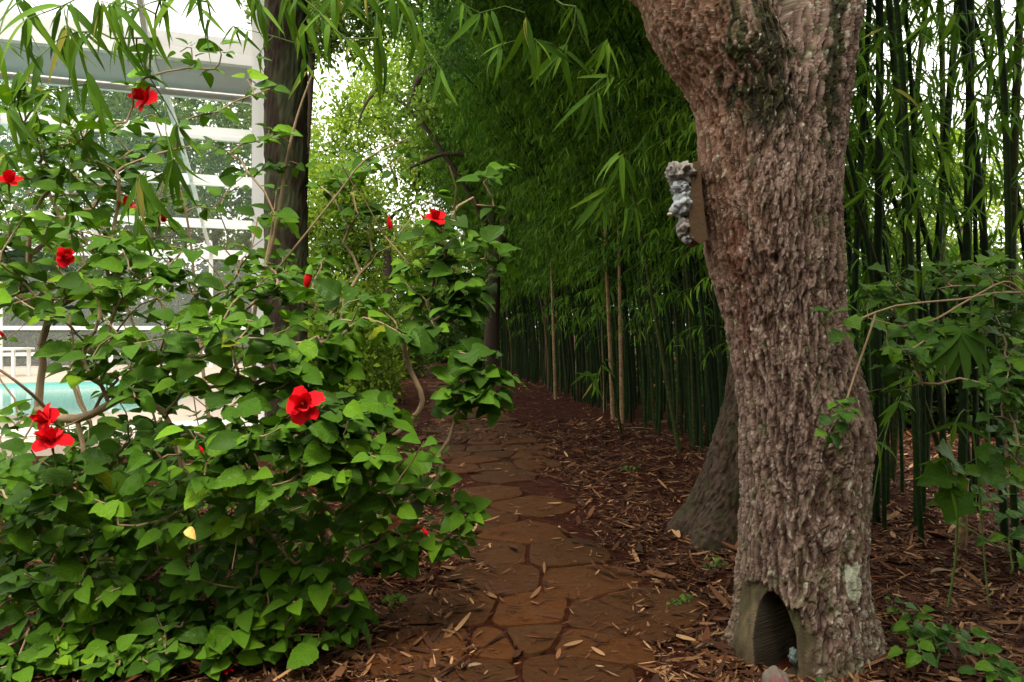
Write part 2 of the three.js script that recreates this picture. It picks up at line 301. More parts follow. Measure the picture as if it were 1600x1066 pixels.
function trunk(o) {                                     // o: h0,h1,rows,cols, section(h)->{x,z,circles}, soft(x,h,front)->0..1 bare wood, tint(...)
  const b = new MB(), W = [0, 0, 0], C = rgb(0, 0, 0);
  const angs = []; for (let k = 0; k <= o.cols; k++) { const t = k / o.cols * 2 - 1, a = o.front ? Math.PI * (0.55 * t + 0.45 * t * t * t) : Math.PI * t; angs.push(a + Math.PI / 2); }   // denser round the side that is seen
  for (let j = 0; j <= o.rows; j++) {
    const h = lerp(o.h0, o.h1, j / o.rows), s = o.section(h);
    for (let k = 0; k <= o.cols; k++) {
      const a = k === o.cols ? angs[0] : angs[k], ca = Math.cos(a), sa = Math.sin(a);
      let sum = 0; const P = 26;
      for (const [cx, cz, r] of s.circles) { const qx = cx - s.x, qz = cz - s.z, t = qx * ca + qz * sa, q = r * r - (qx * qx + qz * qz - t * t); if (q > 0) { const e = t + Math.sqrt(q); if (e > 0) sum += Math.pow(e, P); } }
      let r = Math.pow(sum, 1 / P);
      r *= (o.slim ?? 1) * (1 + 0.035 * n3(ca * 1.3 + o.seed, h * 1.3, sa * 1.3) + 0.018 * n3(ca * 3.5, h * 3 + o.seed, sa * 3.5));
      if (o.root) r *= 1 + o.root(h, a);
      const X0 = s.x + ca * r, Z0 = s.z + sa * r, tw = o.twist ? o.twist(X0, h) : 0;
      const bx = X0 + ca * 0 + tw, wv = 0.013 * n3(X0 * 5, h * 4, Z0 * 5 + 4), ww = 0.006 * n3(X0 * 26, h * 12, Z0 * 26);
      const sz = o.plate ?? 1;
      worley((bx + wv + ww) * 52 / sz, (h + wv * 2 + ww) * 14 / sz, (Z0 + wv - ww) * 52 / sz, W);
      const edge = sstep(0.0, 0.2, W[1] - W[0]), idc = W[2];
      const ra = 1 - Math.abs(n3((bx + wv + ww) * 22 / sz, h * 3.0, Z0 * 22 / sz + 7)), rb = 1 - Math.abs(n3((bx - wv + ww) * 34 / sz, h * 5.5 + 3, Z0 * 34 / sz)), ridge = sstep(0.3, 1, Math.min(1, 0.62 * ra + 0.42 * rb));
      const fine = n3(X0 * 90, h * 60, Z0 * 90);
      const soft = o.soft ? o.soft(X0, h, sa) : 0, rg = (1 - soft) * (o.rough ?? 1);
      let disp = rg * (0.019 * (ridge - 0.5) + 0.0055 * edge * (0.4 + idc) + 0.0026 * fine + 0.0016 * n3(X0 * 190, h * 120, Z0 * 190)) + soft * 0.004 * n3(X0 * 18, h * 7, Z0 * 18);
      if (o.carve) disp += o.carve(X0, h, sa, r);
      const R = Math.max(0.02, r + disp), x = s.x + ca * R, z = s.z + sa * R;
      o.tint(C, x, h, sa, Math.min(1, 0.25 * edge + 0.85 * ridge * (0.55 + 0.45 * edge)), idc, fine, soft, z);
      b.v(x, h, z, a * 0.28 / 0.25, h / 0.25, C);
    }
  }
  const w = o.cols + 1;
  for (let j = 0; j < o.rows; j++) for (let k = 0; k < o.cols; k++) { const a = j * w + k; b.t(a, a + w, a + 1); b.t(a + 1, a + w, a + w + 1); }
  return b;
}

// ---------------------------------------------------------------- the big oak
const OD = 3.32, PX = OD / FOC;                         // its distance, metres per pixel there
{
  const X = px => (px - 800) * PX, Hh = py => EYE + (HZ - py) * PX;
  // height row: left edge, right edge of the trunk
  const edges = [[-140, 1100, 1350], [0, 1105, 1352], [60, 1098, 1342], [120, 1092, 1335], [170, 1086, 1327], [220, 1088, 1320], [300, 1092, 1312], [340, 1096, 1310], [400, 1105, 1311], [500, 1133, 1318], [560, 1143, 1331], [600, 1150, 1345], [650, 1157, 1356], [690, 1158, 1358], [740, 1160, 1352], [850, 1158, 1352], [950, 1150, 1354], [1010, 1144, 1356], [1050, 1136, 1362], [1110, 1120, 1375]];
  const limbL = [[-140, 985, 128], [0, 1083, 98], [50, 1106, 101], [100, 1136, 101], [140, 1158, 92], [175, 1170, 86], [230, 1173, 86], [290, 1178, 84], [335, 1184, 60]];
  const limbR = [[-140, 1300, 62], [0, 1285, 67], [60, 1272, 70], [120, 1262, 73], [175, 1248, 78], [230, 1241, 79], [290, 1233, 78], [335, 1225, 60]];
  const ZC = -OD;
  const section = h => {
    const py = HZ - (h - EYE) / PX, [l, r] = table(edges, py), mid = (l + r) / 2, R = (r - l) / 2 * PX, circles = [];
    if (py < 335) {
      const [lx, lr] = table(limbL, py), [rx, rR] = table(limbR, py), k = sstep(60, 335, py);
      circles.push([X(lx), ZC + 0.02, lr * PX], [X(rx), ZC, rR * PX], [X(lerp(1200, mid, k)), ZC - 0.12 * (1 - k), lerp(0.19, R, Math.sqrt(k))]);
      return { x: X(lerp(1192, mid, k)), z: ZC - 0.02, circles };
    }
    circles.push([X(mid), ZC, R]);
    if (py > 590 && py < 760) circles.push([X(1310), ZC + 0.06, 0.115 * sstep(590, 680, py) * (1 - sstep(700, 760, py)) + 0.01]);   // a burl
    if (py > 860) { const k = sstep(860, 1000, py); circles.push([X(1190), ZC + 0.10, 0.165 * k + 0.01], [X(1330), ZC + 0.06, 0.12 * k]); }
    if (py > 930) { const k = sstep(930, 1075, py); circles.push([X(1178), ZC - 0.1, 0.2 * k + 0.01]); }
    return { x: X(mid), z: ZC, circles };
  };
  const bear = (x, h, sa) => { const D = OD - 0.27 * Math.max(0, sa); return [800 + x / D * FOC, HZ - (h - EYE) / D * FOC]; };
  const inHollow = (x, h, sa) => { const [px, py] = bear(x, h, sa); const half = 33 * Math.pow(clamp01((py - 925) / 70), 0.55); return { d: Math.abs(px - 1206 - (py - 980) * 0.06) - half, py, px }; };
  const soft = (x, h, sa) => {
    if (sa < 0) return 0;
    const [px, py] = bear(x, h, sa), w = 9 * n3(x * 22, h * 14, 3);
    const edge = px < 1200 ? 900 + Math.abs(px - 1172) * 0.35 : 912 + (px - 1200) * 0.9;         // where the bark ends in a ragged fringe
    const fr = edge + 14 * n3(x * 60, 1, 5) + w;
    return px < 1283 ? sstep(fr - 4, fr + 5, py) * (px > 1135 || py > 960 ? 1 : sstep(1120, 1135, px)) * (1 - sstep(1258, 1283, px + w)) : 0;
  };
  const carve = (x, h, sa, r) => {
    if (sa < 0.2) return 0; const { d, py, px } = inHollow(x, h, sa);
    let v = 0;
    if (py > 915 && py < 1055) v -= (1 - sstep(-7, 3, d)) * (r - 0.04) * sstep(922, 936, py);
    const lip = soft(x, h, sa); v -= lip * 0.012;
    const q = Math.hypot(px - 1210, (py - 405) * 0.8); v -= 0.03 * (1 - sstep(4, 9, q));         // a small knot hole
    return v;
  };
  const tint = (C, x, h, sa, e, id, fine, sft, z) => {
    const [px, py] = bear(x, h, sa), big = n3(x * 5, h * 3, z * 5 + 2), g = n3(x * 14, h * 9, z * 14);
    let r = lerp(0.045, 0.21 + 0.09 * id, e), gg = lerp(0.022, 0.137 + 0.075 * id, e), b = lerp(0.014, 0.105 + 0.07 * id, e);      // inner bark, weathered plates
    const k = 1 + 0.2 * big + 0.14 * fine; r *= k; gg *= k; b *= k;
    const mix = (t, R, Gc, B) => { r = lerp(r, R, t); gg = lerp(gg, Gc, t); b = lerp(b, B, t); };
    const warm = sstep(1230, 1080, px + 40 * g) * sstep(620, 300, py + 60 * big); mix(0.45 * warm, 0.22, 0.10, 0.05);             // russet bark of the left flank
    const streak = Math.abs(px - 1150 - (py - 400) * 0.12) < 16 + 8 * g && py > 340 && py < 545 + 20 * big && sa > 0 ? 1 : 0; mix(0.62 * streak * clamp01(0.6 + fine), 0.13, 0.035, 0.018);
    const mould = sa > -0.1 ? Math.max(sstep(0.1, 0.5, 1.35 - Math.abs(px - 1185 - (py - 90) * 0.12) / 52 + 0.7 * g) * sstep(240, 170, py + 30 * g), sstep(0.1, 0.5, 1 - Math.abs(px - 1300 + (py - 130) * 0.06) / 15 + 0.5 * g) * sstep(260, 215, py + 20 * g)) : 0;
    mix(mould * (id > 0.86 ? 0.3 : 0.93), 0.014 + 0.02 * id, 0.015 + 0.02 * id, 0.009);
    const moss = sstep(0.1, 0.55, g + 0.55 * big + sstep(700, 1050, py) * 0.5 - 0.35); mix(0.45 * moss, 0.10, 0.105, 0.045);
    const pale = fine * 0.35 + n3(x * 26, h * 16, z * 26 + 9) + 0.35 * sstep(1230, 1340, px) * sstep(500, 900, py) + 0.25 * sstep(1200, 1280, px) * sstep(160, 20, py);
    mix(sstep(0.72, 0.95, pale) * e * (1 - sft), 0.44, 0.43, 0.33);                               // lichen
    if (sft > 0) { const s = 0.5 + 0.5 * n3(x * 30, h * 6, z * 30); mix(sft, lerp(0.055, 0.13, s), lerp(0.042, 0.098, s), lerp(0.024, 0.055, s)); const gr = sstep(0.2, 0.7, g + big); mix(sft * gr * 0.5, 0.07, 0.08, 0.03); }
    if (sa > 0.2 && inHollow(x, h, sa).d < 2 && py > 922 && sft > 0.3) mix(0.9, 0.022, 0.016, 0.011);                       // shade inside the hollow, painted dark into the wood colour
    if (px > 1322 && px < 1345 && Math.hypot(px - 1333, (py - 905) * 0.4) < 12 + 6 * g) mix(0.7, 0.5, 0.53, 0.4);
    C.setRGB(Math.max(0.012, r), Math.max(0.01, gg), Math.max(0.008, b));
  };
  const twist = (x, h) => { const py = HZ - (h - EYE) / PX; return -0.16 * sstep(430, 700, py) * sstep(X(1190), X(1330), x) + 0.1 * sstep(300, 0, py) * sstep(X(1230), X(1080), x); };
  const oak = thing('oak_tree', 'thick forked oak with rough grey brown bark and a hollow at its foot', 'tree', V(X(1245), 0, ZC));
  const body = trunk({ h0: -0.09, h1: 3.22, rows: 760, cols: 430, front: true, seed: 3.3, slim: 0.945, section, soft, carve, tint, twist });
  const bg = body.geo(); bg.translate(-X(1245), 0, -ZC);
  part(oak, 'trunk', bg, M.bark);
  // limbs and crown above the frame
  seed(5);
  const limb = (a, b, c, r0, r1) => { const m = new MB(); m.tube(bez(a, b, c, 14), t => lerp(r0, r1, t), 16); const g = m.geo(); return g; };
  const o = V(X(1245), 0, ZC);
  const L0 = V(X(1010), 3.16, ZC).sub(o), R0 = V(X(1300), 3.0, ZC).sub(o);
  part(oak, 'limb', limb(L0, V(-1.1, 4.1, -0.2), V(-1.9, 5.6, -0.9), 0.2, 0.1), M.darkBark);
  part(oak, 'limb', limb(R0, V(0.25, 4.4, 0.1), V(0.7, 6.2, -0.4), 0.18, 0.09), M.darkBark);
  const tg = []; for (let k = 0; k < 330; k++) tg.push(V(gauss() * 2.3 - 0.2, 6.6 + gauss() * 0.9, gauss() * 2.6 - 1.6));  // crown made fuller and wider overhead to darken the grove
  const tr = grow([bez(V(-1.75, 5.4, -0.8), V(-1.9, 6.2, -1), V(-1.6, 7, -1), 5), bez(V(0.65, 6, -0.4), V(0.8, 6.7, -0.5), V(0.8, 7.3, -0.6), 5)], tg, { tip: 0.006, max: 0.09, step: 0.3, wiggle: 0.2 });
  const bb = new MB(); tubes(bb, tr, 5); part(oak, 'branches', bb.geo(), M.darkBark, 'stuff');
  crown(oak, tg, 0.42, 4, [[0.05, 0.12, 0.02], [0.07, 0.15, 0.025]], 31);
}
console.log('oak');

// leaf clump for crowns: a few dozen small leaves in a loose ball
function clumpGeo(n, len, sd) {
  const r = mulberry(sd), b = new MB(), small = leafGeo(2, t => t < 0.3 ? 0.1 : t > 0.8 ? 0.02 : 0.27, 0.3, 0.15, 0, 1);
  for (let k = 0; k < n; k++) { const d = V(r() * 2 - 1, r() * 2 - 1, r() * 2 - 1); if (d.lengthSq() > 1) d.normalize(); const p = d.clone().multiplyScalar(0.5 * Math.cbrt(r())); b.mesh(small, frameOf(p, V(d.x + r() - 0.5, d.y - 0.3 + r() * 0.6, d.z + r() - 0.5), V(r() - 0.5, 1, r() - 0.5), len * (0.7 + 0.6 * r()))); }
  return b.geo();
}
function crown(parent, targets, size, per, cols, sd, leaf = 0.2, name = 'crown') {
  clumpGeo.cache ??= {}; const key = leaf.toFixed(2), geo = clumpGeo.cache[key] ??= clumpGeo(26, leaf, 77);
  const r = mulberry(sd), im = new THREE.InstancedMesh(geo, M.treeLeaf, targets.length * per), m = new THREE.Matrix4(), q = new THREE.Quaternion(), e = new THREE.Euler(), c = rgb(0, 0, 0);
  let k = 0;
  for (const t of targets) for (let j = 0; j < per; j++) {
    e.set(r() * 6.3, r() * 6.3, r() * 6.3); q.setFromEuler(e); const s = size * (0.65 + 0.7 * r()), w = size * 0.9;
    m.compose(V(t.x + (r() - 0.5) * w * 1.6, t.y + (r() - 0.5) * w, t.z + (r() - 0.5) * w * 1.6), q, V(s, s, s)); im.setMatrixAt(k, m);
    const A = cols[Math.floor(r() * cols.length)], v = 0.75 + 0.5 * r(); im.setColorAt(k, c.setRGB(A[0] * v, A[1] * v, A[2] * v)); k++;
  }
  shade(im); im.name = name; im.userData.kind = 'stuff'; parent.add(im); return im;
}

// ---------------------------------------------------------------- a second oak behind it, dark and mossy
{
  const base = onGround(1128, 835), D = -base.z, px = D / FOC;
  const oak = thing('oak_tree', 'dark mossy oak leaning behind the big forked oak, only its flared foot showing', 'tree', V(base.x, 0, base.z));
  const edges = [[-0.1, -0.34, 0.42], [0.05, -0.3, 0.36], [0.2, -0.21, 0.31], [0.5, -0.1, 0.32], [0.9, 0.02, 0.38], [1.4, 0.1, 0.46], [2.2, 0.22, 0.56], [3.6, 0.3, 0.6]];
  const section = h => { const [l, r] = table(edges, h), k = 1 - sstep(0, 0.35, h), c = [[(l + r) / 2, 0, (r - l) / 2]]; return { x: (l + r) / 2, z: 0, circles: c }; };
  const tint = (C, x, h, sa, e, id, fine, s, z) => { let m = sstep(-0.2, 0.5, n3(x * 6, h * 4, z * 6)); m *= 0.5; C.setRGB(lerp(lerp(0.025, 0.075, e), 0.03, m), lerp(lerp(0.016, 0.05, e), 0.036, m), lerp(lerp(0.01, 0.034, e), 0.012, m)); };
  part(oak, 'trunk', trunk({ h0: -0.09, h1: 3.5, rows: 300, cols: 180, seed: 8, section, tint, plate: 1.2, root: (h, a) => 0.2 * (1 - sstep(-0.05, 0.5, h)) * Math.cos(5 * a + 1.2) }).geo(), M.bark);
  seed(8);
  const m2 = new MB(); m2.tube(smooth([V(0.45, 3.3, 0), V(0.6, 4.6, 0.1), V(0.9, 6.2, -0.4)], 14), t => lerp(0.22, 0.08, t), 9); part(oak, 'limb', m2.geo(), M.darkBark);
  const tg = []; for (let k = 0; k < 520; k++) tg.push(V(-1.3 + gauss() * 2.2, 7.1 + gauss() * 0.8, -3.6 + gauss() * 3.6));  // crown shifted left and thickened as a canopy to shade path and grove
  const tr = grow([bez(V(0.85, 6, -0.4), V(0.9, 6.5, -0.5), V(1, 7, -0.6), 4)], tg, { tip: 0.006, max: 0.08, step: 0.3, wiggle: 0.2 });
  const bb = new MB(); tubes(bb, tr, 5); part(oak, 'branches', bb.geo(), M.darkBark, 'stuff');
  crown(oak, tg, 0.44, 6, [[0.05, 0.12, 0.02], [0.07, 0.15, 0.025]], 32);
}

// ---------------------------------------------------------------- screened pool enclosure, deck and pool on the left
{
  const C = V(-3.3, 0, -9.5), A = V(0.945, 0, -0.326), N = V(-0.326, 0, -0.945);      // corner, along the wall, into the enclosure
  const loc = q => C.clone().addScaledVector(A, q.x).addScaledVector(N, q.z).setY(q.y);
  const bar = (x0, y0, z0, x1, y1, z1, w, h) => { const b = new MB(), P0 = loc(V(x0, y0, z0)), P1 = loc(V(x1, y1, z1)), d = V(0, 0, 0).subVectors(P1, P0), l = d.length(); const m = frameOf(P0.clone().lerp(P1, 0.5), d, Math.abs(d.y) > l * 0.95 ? N : V(0, 1, 0), 1); b.box(0, 0, 0, w, h, l, q => q.applyMatrix4(m)); return b.geo(); };
  const quad = (pts) => { const b = new MB(); pts.forEach((p, k) => { const q = loc(V(...p)); b.v(q.x, q.y, q.z, k === 1 || k === 2 ? 1 : 0, k > 1 ? 1 : 0); }); b.t(0, 1, 2); b.t(0, 2, 3); return b.geo(); };
  const deck = new MB(); deck.box(-8, 0.06, 1.0, 16.6, 0.16, 3.0, loc); deck.box(-8, 0.06, 13.8, 16.6, 0.16, 8.0, loc); deck.box(-0.5, 0.06, 6.15, 1.6, 0.16, 7.3, loc);
  struct('pool_deck', deck.geo(), M.deck);
  const wall = new MB(); wall.box(-8.75, 0.02, 9.75, 14.9, 0.22, 0.1, loc); wall.box(-1.33, 0.02, 6.1, 0.06, 0.22, 7.2, loc); struct('pool_coping', wall.geo(), M.tile);
  struct('pool_water', quad([[-16.3, 0.07, 2.5], [-1.36, 0.07, 2.5], [-1.36, 0.07, 9.7], [-16.3, 0.07, 9.7]]), M.water);
  const cage = thing('pool_enclosure', 'white framed screen enclosure with grey roof panels round the pool', 'enclosure');
  const ws = [[0.05, 1.45 + 9.5 * 0.475], [1.1, 5.35], [2.9, 5.3], [5.0, 5.12], [8.0, 4.78], [11.5, 4.25], [15.2, 3.75]].map(([w, y]) => [w, y]);
  const far = 15.2;
  ws.forEach(([w, y], k) => part(cage, 'roof_beam', bar(-13, y, w, -0.04, y, w, k === 1 ? 0.12 : 0.1, [0.16, 0.36, 0.26, 0.24, 0.24, 0.24, 0.3][k]), M.white));
  for (const s of [-1.45, -4.3, -7.2, -10.1]) {
    for (let k = 0; k < ws.length - 1; k++) part(cage, 'roof_rib', bar(s, ws[k][1] + 0.03, ws[k][0], s, ws[k + 1][1] + 0.03, ws[k + 1][0], 0.07, 0.14), M.white);
    part(cage, 'post', bar(s, 0.1, far, s, ws[6][1], far, 0.12, 0.1), M.white);
  }
  part(cage, 'corner_post', bar(0, 0, 0, 0, 6.2, 0, 0.15, 0.15), M.white);
  part(cage, 'post', bar(0, 0.1, far, 0, ws[6][1], far, 0.14, 0.14), M.white);
  part(cage, 'post', bar(0, 0.1, 7.4, 0, 4.84, 7.4, 0.1, 0.1), M.white);
  part(cage, 'post', bar(-3.9, 0.1, 0, -3.9, 5.9, 0, 0.06, 0.06), M.white);
  part(cage, 'rail', bar(-13, 1.4, far, -0.08, 1.4, far, 0.08, 0.12), M.white);
  part(cage, 'rail', bar(-13, 0.62, far, -0.08, 0.62, far, 0.08, 0.1), M.white);
  part(cage, 'rail', bar(-13, 0.2, 0, -0.08, 0.2, 0, 0.06, 0.1), M.white);
  for (let k = 0; k < ws.length - 1; k++) {
    const [w0, y0] = ws[k], [w1, y1] = ws[k + 1], solid = k === 1;
    part(cage, solid ? 'roof_panel' : 'screen', quad([[-13, y0 - 0.02, w0 + 0.06], [-0.06, y0 - 0.02, w0 + 0.06], [-0.06, y1 - 0.02, w1 - 0.06], [-13, y1 - 0.02, w1 - 0.06]]), solid ? M.alu : M.screen);
  }
  part(cage, 'screen', quad([[-13, 0.2, far], [-0.08, 0.2, far], [-0.08, 3.62, far], [-13, 3.62, far]]), M.screen);
  // dark patio furniture edge and white table on the far deck
  const tp = loc(V(-6.4, 0.14, 12.4)), table_ = thing('patio_table', 'white patio table on the far side of the pool', 'table', tp);
  const top = new MB(); top.box(0, 0.72, 0, 1.3, 0.05, 0.8); part(table_, 'tabletop', top.geo(), M.white);
  for (const [x, z] of [[-0.55, -0.3], [0.55, -0.3], [-0.55, 0.3], [0.55, 0.3]]) { const l = new MB(); l.box(x, 0.345, z, 0.07, 0.7, 0.07); part(table_, 'leg', l.geo(), M.white); }
  // palm inside the enclosure
  seed(51);
  const pb = loc(V(-3.9, 0.14, 1.2)), palm = thing('feather_palm', 'feather palm with dark fronds behind the hibiscus beside the pool', 'palm', pb);
  const st = new MB(); st.tube([V(0, -0.1, 0), V(0.05, 0.8, 0), V(0, 1.6, 0.05)], [0.07, 0.06, 0.05], 8); part(palm, 'trunk', st.geo(), M.darkBark);
  for (let k = 0; k < 13; k++) {
    const a = k * 2.4 + rr(-0.3, 0.3), L = rr(1.5, 2.2), up = rr(0.7, 1.5), d = V(Math.cos(a), 0, Math.sin(a)), o = V(0, rr(1.3, 1.6), 0.03);
    const p = bez(o, o.clone().addScaledVector(d, L * 0.35).add(V(0, up * 1.2, 0)), o.clone().addScaledVector(d, L).add(V(0, up * 0.75, 0)), 16), b = new MB();
    b.tube(p, t => lerp(0.014, 0.004, t), 4);
    for (let j = 3; j <= 16; j++) for (const s of [-1, 1]) for (const h of [0, 0.5]) { const T = V(0, 0, 0).subVectors(p[j], p[j - 1]).normalize(), S = V(0, 0, 0).crossVectors(T, V(0, 1, 0)).normalize(); b.mesh(G.bamLow, frameOf(p[j].clone().lerp(p[j - 1], h), T.clone().multiplyScalar(0.55).addScaledVector(S, s).add(V(0, -0.15, 0)), V(0, 1, 0), 0.5 * Math.sin(Math.PI * (0.12 + 0.8 * j / 17)) + 0.1)); }
    part(palm, 'frond', b.geo(), M.palmLeaf);
  }
}
// the palm that stands at the enclosure's corner
{
  const D = 8.2, X0 = (447 - 800) / FOC * D, p = thing('cabbage_palm', 'straight dark palm trunk beside the white corner post of the enclosure', 'palm', V(X0, 0, -D));
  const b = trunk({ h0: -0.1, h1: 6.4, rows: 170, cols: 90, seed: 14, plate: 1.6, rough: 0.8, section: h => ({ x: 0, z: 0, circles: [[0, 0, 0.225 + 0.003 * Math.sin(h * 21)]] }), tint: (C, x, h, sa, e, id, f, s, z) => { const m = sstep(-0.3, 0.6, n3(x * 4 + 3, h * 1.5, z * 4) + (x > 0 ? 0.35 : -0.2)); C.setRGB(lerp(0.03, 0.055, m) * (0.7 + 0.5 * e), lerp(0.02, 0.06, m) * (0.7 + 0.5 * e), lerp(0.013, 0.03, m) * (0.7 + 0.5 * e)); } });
  part(p, 'trunk', b.geo(), M.bark);
  seed(52);
  for (let k = 0; k < 14; k++) {
    const a = k * 2.4, d = V(Math.cos(a), 0, Math.sin(a)), o = V(0, 6.3, 0), L = rr(0.9, 1.3), e = o.clone().addScaledVector(d, L).add(V(0, rr(-0.1, 0.9), 0)), f = new MB();
    f.tube(bez(o, o.clone().addScaledVector(d, L * 0.5).add(V(0, 0.6, 0)), e, 6), t => 0.02, 4);
    for (let j = 0; j < 18; j++) { const t = (j / 17 - 0.5) * 3.6, S = V(-d.z, 0, d.x); f.mesh(G.bamLow, frameOf(e, d.clone().multiplyScalar(Math.cos(t)).addScaledVector(S, Math.sin(t)).add(V(0, -0.25, 0)), V(0, 1, 0), 0.85)); }
    part(p, 'frond', f.geo(), M.palmLeaf);
  }
}
console.log('enclosure');

// ---------------------------------------------------------------- bamboo grove
const frontX = d => table([[4.0, 3.05], [5.2, 2.5], [7, 2.3], [9.2, 2.05], [11.8, 1.65], [16, 0.9], [22, 0], [27, -0.9]], d)[0];
const caneProto = [];
function buildCane(v, big) {
  seed(300 + v);
  const H = big ? rr(9, 11) : rr(6.6, 8.6), r0 = big ? rr(0.022, 0.038) : rr(0.014, 0.024), lean = big ? rr(0.6, 1.6) : rr(1.8, 3.6), side = rr(-0.5, 0.5);
  const line = t => V(-lean * Math.pow(t, 2.3) + 0.03 * Math.sin(t * 9 + v), H * (t - 0.06 * t * t * t), side * Math.pow(t, 2) + 0.03 * Math.cos(t * 7 + v));
  const pts = [], rad = [], nodes = []; let y = -0.05, k = 0;
  const step = big ? 0.36 : 0.3;
  while (y < H) {
    const t0 = Math.max(0, y / H), r = r0 * (1 - 0.85 * t0 * t0);
    if (k === 0) { pts.push(line(0).setY(-0.06)); rad.push(r); }
    pts.push(line(t0 + 0.001)); rad.push(r * 0.98); pts.push(line(t0 + 0.012 / H + 0.001)); rad.push(r * 1.14); pts.push(line(t0 + 0.026 / H + 0.001)); rad.push(r * 0.97);
    nodes.push(t0); y += step * rr(0.85, 1.15) * (0.6 + 0.4 * Math.min(1, k / 4)); k++;
  }
  pts.push(line(1)); rad.push(0.002);
  const c = new MB(); c.tube(pts, rad, big ? 10 : 7);
  const f = new MB(), low = big ? 0.16 : 0.15, twigs = new MB();
  for (const t of nodes) {
    const dens = sstep(low, low + 0.25, t); if (rnd() > dens * 0.95 + (t > 0.05 ? 0.1 : 0)) continue;
    if (rnd() < 0.28) continue; const nb = big ? 2 : dens > 0.6 ? 4 : 2;
    for (let q = 0; q < nb; q++) {
      const a = rr(0, 6.28), o = line(t), L = rr(0.35, 0.85) * (big ? 1.1 : 1), d = V(Math.cos(a), rr(0.1, 0.7), Math.sin(a)), e = o.clone().addScaledVector(d, L).add(V(0, -L * rr(0.2, 0.7), 0));
      const cv = bez(o, o.clone().addScaledVector(d, L * 0.7), e, 6); f.tube(cv, t => lerp(0.003, 0.001, t), 3);
      const n = 9 + Math.floor(rnd() * 6);
      for (let j = 0; j < n; j++) { const u = 0.3 + 0.7 * (j + rnd()) / n, i = Math.min(5, Math.floor(u * 6)), p = cv[i].clone().lerp(cv[i + 1], u * 6 - i), T = V(0, 0, 0).subVectors(cv[i + 1], cv[i]).normalize(), b2 = rr(0, 6.28); f.mesh(G.bamLow, frameOf(p, T.multiplyScalar(0.6).add(V(Math.cos(b2) * 0.7, rr(-0.9, 0.1), Math.sin(b2) * 0.7)), V(gauss() * 0.4, 1, gauss() * 0.4), rr(0.13, 0.22))); }
    }
  }
  return { cane: c.geo(), leaf: f.geo() };
}
for (let v = 0; v < 9; v++) caneProto.push(buildCane(v, false));
const bigProto = []; for (let v = 0; v < 5; v++) bigProto.push(buildCane(20 + v, true));
